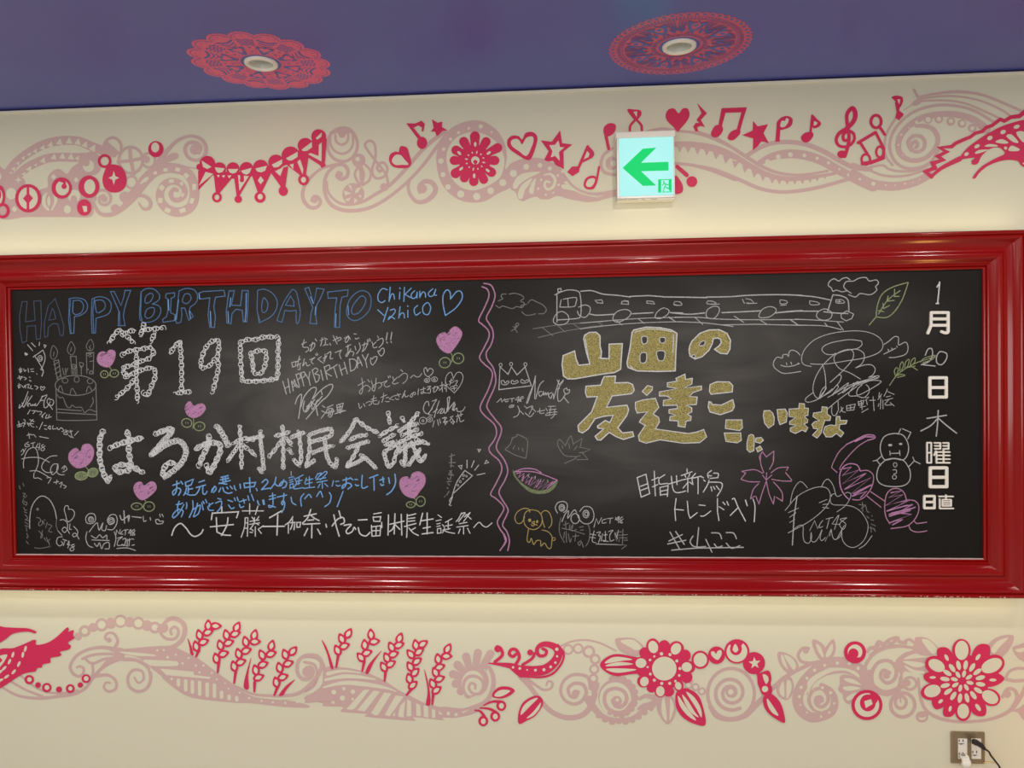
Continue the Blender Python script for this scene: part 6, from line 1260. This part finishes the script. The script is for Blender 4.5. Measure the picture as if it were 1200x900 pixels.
# ------------------------------------------------------------------ exit sign
SY = -.055
SX = lambda x, y: P(x, y, SY)
sx0 = SX(722.5, 190).x; sx1 = SX(791, 190).x
sz1 = SX(757, 153.8).z; sz0 = SX(757, 232).z; szm = SX(757, 161).z
SIGN = empty('exit_sign', ((sx0+sx1)/2, 0, sz0), 'lit white exit sign with a green arrow pointing left, mounted on the wall', 'exit sign')
def bev_box(name, x0, x1, y0, y1, z0, z1, m_, parent, b=.002):
    v, f = box_bm(x0, x1, y0, y1, z0, z1); o = mesh_obj(name, v, f, [m_], None, parent)
    md = o.modifiers.new('bevel', 'BEVEL'); md.width = b; md.segments = 2
    return o
bev_box('housing', sx0+.001, sx1-.001, SY+.004, 0, sz0, szm+.004, M['grey_metal'], SIGN)
bev_box('top_cover', sx0-.002, sx1+.002, SY-.004, 0, szm, sz1, M['white_plastic'], SIGN, .003)
px0 = SX(725.5, 190).x; px1 = SX(789.2, 190).x; pz1 = SX(757, 162.5).z; pz0 = SX(757, 229.3).z
FR = M['grey_metal']
bev_box('panel_frame', sx0+.001, px0, SY, SY+.01, sz0, szm, FR, SIGN, .001); bev_box('panel_frame', px1, sx1-.001, SY, SY+.01, sz0, szm, FR, SIGN, .001)
bev_box('panel_frame', px0, px1, SY, SY+.01, sz0, pz0, FR, SIGN, .001)
bev_box('light_panel', px0, px1, SY+.001, SY+.012, pz0, szm, M['panel'], SIGN, .0008)
bev_box('bottom_lip', sx0+.002, sx1-.002, SY+.006, -.002, sz0-.004, sz0+.001, M['white_plastic'], SIGN, .001)
s = Sheet(SY+.001, (700, 140, 8.183), base=.0004)
s.sharp('exit_green', '242,466 437,280 566,270 420,415 683,406 683,490 420,497 564,634 437,637'); s.done('arrow', 'bright green left arrow', parent=SIGN)
s = Sheet(SY+.001, (700, 140, 8.183), base=.0004)
s.sharp('exit_green', '583,575 712,571 712,697 583,702')
s.sharp('panel', '612,582 684,580 684,672 700,690 660,692 612,700')
s.sharp('exit_green', '684,660 684,640 700,694 708,694')
s.ell('exit_green', 637, 598, 8, 9)
s.st('exit_green', '634,612 655,622 650,645/626,632 634,616 650,614 672,628 680,622/650,640 640,660 632,690/650,640 668,660 676,664/632,690 642,696/676,664 680,656', 9)
s.done('running_figure', 'small green running-person symbol in a doorway', parent=SIGN)
s = Sheet(SY+.006, (660, 110, 6), base=.0004)
s.st('print', '372,747 450,745/458,745 524,743/552,743 574,742/618,741 660,740', 4); s.done('fine_print', 'row of tiny grey print on the bottom lip', parent=SIGN)

# ------------------------------------------------------------------ wall outlet with plugs
O = lambda u, w, yp=0: P(1100+u/12, 840+w/12, yp)
a, b = O(160, 195), O(642, 655)
OUT = empty('wall_outlet', ((a.x+b.x)/2, 0, b.z), 'bronze steel double socket plate low on the cream wall under the big red flower', 'wall outlet')
bev_box('cover_plate', a.x, b.x, -.006, 0, b.z, a.z, M['steel'], OUT, .003)
def tube(name, pts, r, m_, parent=None, n=10):
    """round cable swept along smoothed points"""
    pts = [Vector(p) for p in pts]; N = len(pts); q = []
    for i in range(N-1):
        p0, p1, p2, p3 = pts[max(i-1, 0)], pts[i], pts[i+1], pts[min(i+2, N-1)]
        for k in range(8):
            t = k/8; q.append(.5*(2*p1+(p2-p0)*t+(2*p0-5*p1+4*p2-p3)*t*t+(3*p1-p0-3*p2+p3)*t**3))
    q.append(pts[-1]); v = []; f = []; prev = None
    for i, p in enumerate(q):
        d = (q[min(i+1, len(q)-1)]-q[max(i-1, 0)]).normalized()
        u = (prev if prev is not None else Vector((1, .3, .2))); u = (u-d*u.dot(d)).normalized(); prev = u; w = d.cross(u)
        v += [p+(u*math.cos(TAU*j/n)+w*math.sin(TAU*j/n))*r for j in range(n)]
    for i in range(len(q)-1):
        for j in range(n): f.append((i*n+j, i*n+(j+1) % n, (i+1)*n+(j+1) % n, (i+1)*n+j))
    f.append(tuple(range(n))[::-1]); f.append(tuple((len(q)-1)*n+j for j in range(n)))
    return mesh_obj(name, v, f, [m_], None, parent, True)
for (u0, u1, w0, w1, slots) in ((255, 385, 290, 580, ((290, 335), (290, 520))), (445, 580, 290, 578, ((480, 335), (480, 495)))):
    p, q = O(u0, w0), O(u1, w1)
    rec = bev_box('socket_module', p.x, q.x, -.0095, -.005, q.z, p.z, M['white_plastic'], OUT, .002)
    for (su, sw) in slots:
        v = []; f = []
        for (cu_, cw_, hw, hh) in ((su, sw, 7, 18), (su+53, sw, 7, 18), (su+27, sw+48, 13, 9), (su+4, sw+44, 16, 4), (su+50, sw+44, 16, 4)):
            k = len(v); v += [O(cu_-hw, cw_-hh, -.0098), O(cu_+hw, cw_-hh, -.0098), O(cu_+hw, cw_+hh, -.0098), O(cu_-hw, cw_+hh, -.0098)]; f.append((k, k+1, k+2, k+3))
        mesh_obj('socket_slots', v, f, [M['slot']], None, rec)
for (u, w) in ((320, 228), (512, 228), (505, 635), (320, 640)):
    p = O(u, w); v = []; f = []
    for h, r in ((.006, .0030), (.0072, .0030), (.0080, .0022)):
        for i in range(14): v.append((p.x+r*math.cos(TAU*i/14), -h, p.z+r*math.sin(TAU*i/14)))
    for L in (0, 1):
        for i in range(14): f.append((L*14+i, L*14+(i+1) % 14, (L+1)*14+(i+1) % 14, (L+1)*14+i))
    f.append(tuple(range(28, 42))); mesh_obj('screw', v, f, [M['steel']], None, OUT)

def loft(name, rings, m_, parent):
    """closed body through rings of (centre, half width vector, half height vector)"""
    v = []; f = []; n = 16
    for c, a_, b_ in rings:
        for i in range(n):
            t = TAU*i/n; ct, st_ = math.cos(t), math.sin(t)
            se = lambda q: math.copysign(abs(q)**.55, q)
            v.append(Vector(c)+Vector(a_)*se(ct)+Vector(b_)*se(st_))
    for k in range(len(rings)-1):
        for i in range(n): j = (i+1) % n; f.append((k*n+i, k*n+j, (k+1)*n+j, (k+1)*n+i))
    f.append(tuple(range(n))[::-1]); f.append(tuple((len(rings)-1)*n+i for i in range(n)))
    return mesh_obj(name, v, f, [m_], None, parent, True)
# white angled plug in the left socket
p0 = O(342, 512, -.0115)
WP = empty('white_power_plug', (p0.x, -.0115, O(342, 655).z), 'white angled plug with its white cord in the left lower socket', 'power plug')
hw = .0135
loft('plug_body', [((p0.x, -.0118, O(0, 505).z), (hw*.9, 0, 0), (0, 0, .004)), ((p0.x, -.022, O(0, 512).z), (hw, 0, 0), (0, -.0, .007)),
     ((p0.x+.001, -.030, O(0, 545).z), (hw, 0, 0), (0, .009, .005)), ((p0.x, -.030, O(0, 590).z), (hw*.95, 0, 0), (0, .010, .002)), ((p0.x-.001, -.029, O(0, 625).z), (hw*.8, 0, 0), (0, .009, .001)), ((p0.x-.003, -.028, O(0, 652).z), (hw*.4, 0, 0), (0, .005, .001))], M['white_plastic'], WP)
q = O(349, 545, -.0405)
v, f = box_bm(q.x-.0065, q.x+.0065, -.0402, -.036, q.z-.0025, q.z+.0025); mesh_obj('plug_marking', v, f, [mat('grey_marking', (.30, .29, .28, 1), .6)], None, WP)
c0 = (p0.x-.004, -.028, O(0, 650).z)
tube('cord', [c0, (p0.x-.006, -.026, c0[2]-.03), (p0.x-.006, -.02, c0[2]-.09), (p0.x-.003, -.018, .012), (p0.x-.02, -.10, .006), (p0.x-.3, -.2, .005)], .0026, M['white_plastic'], WP)
# black plug in the right socket
BP = empty('black_power_plug', O(520, 345, -.0115), 'black plug with a thick black cord in the right upper socket', 'power plug')
pa = Vector(O(500, 345, -.0118)); pb = Vector(O(548, 372, -.032)); pc = Vector(O(600, 405, -.040)); pd_ = Vector(O(645, 455, -.042))
loft('plug_body', [(pa, (.0085, 0, -.001), (.001, 0, .0085)), (pa+Vector((.003, -.010, -.001)), (.0095, .001, -.002), (.001, 0, .0095)), (pb, (.008, .004, -.006), (.004, -.003, .0085)),
     (pc, (.004, .003, -.006), (.0045, -.004, .0065)), (pd_, (.001, .002, -.0035), (.003, -.003, .003))], M['black_plastic'], BP)
e1 = Vector(O(735, 545, -.045)); e2 = Vector(O(810, 640, -.046)); e3 = Vector(O(860, 715, -.046))
tube('cord', [pd_, (pd_+e1)/2+Vector((.003, 0, .003)), e1, e2, e3, e3+Vector((.02, 0, -.05)), (e3.x+.05, -.06, .012), (e3.x+.25, -.15, .006)], .0032, M['black_plastic'], BP)
y1 = Vector(O(655, 420, -.040)); y2 = Vector(O(730, 515, -.040)); y3 = Vector(O(790, 600, -.036)); y4 = Vector(O(775, 650, -.020)); y5 = Vector(O(700, 632, -.010)); y6 = Vector(O(630, 650, -.008))
tag(tube('earth_wire', [y1, y2, y3, y4, y5, y6], .0014, M['yellow_wire'], BP), 'thin yellow earth wire')
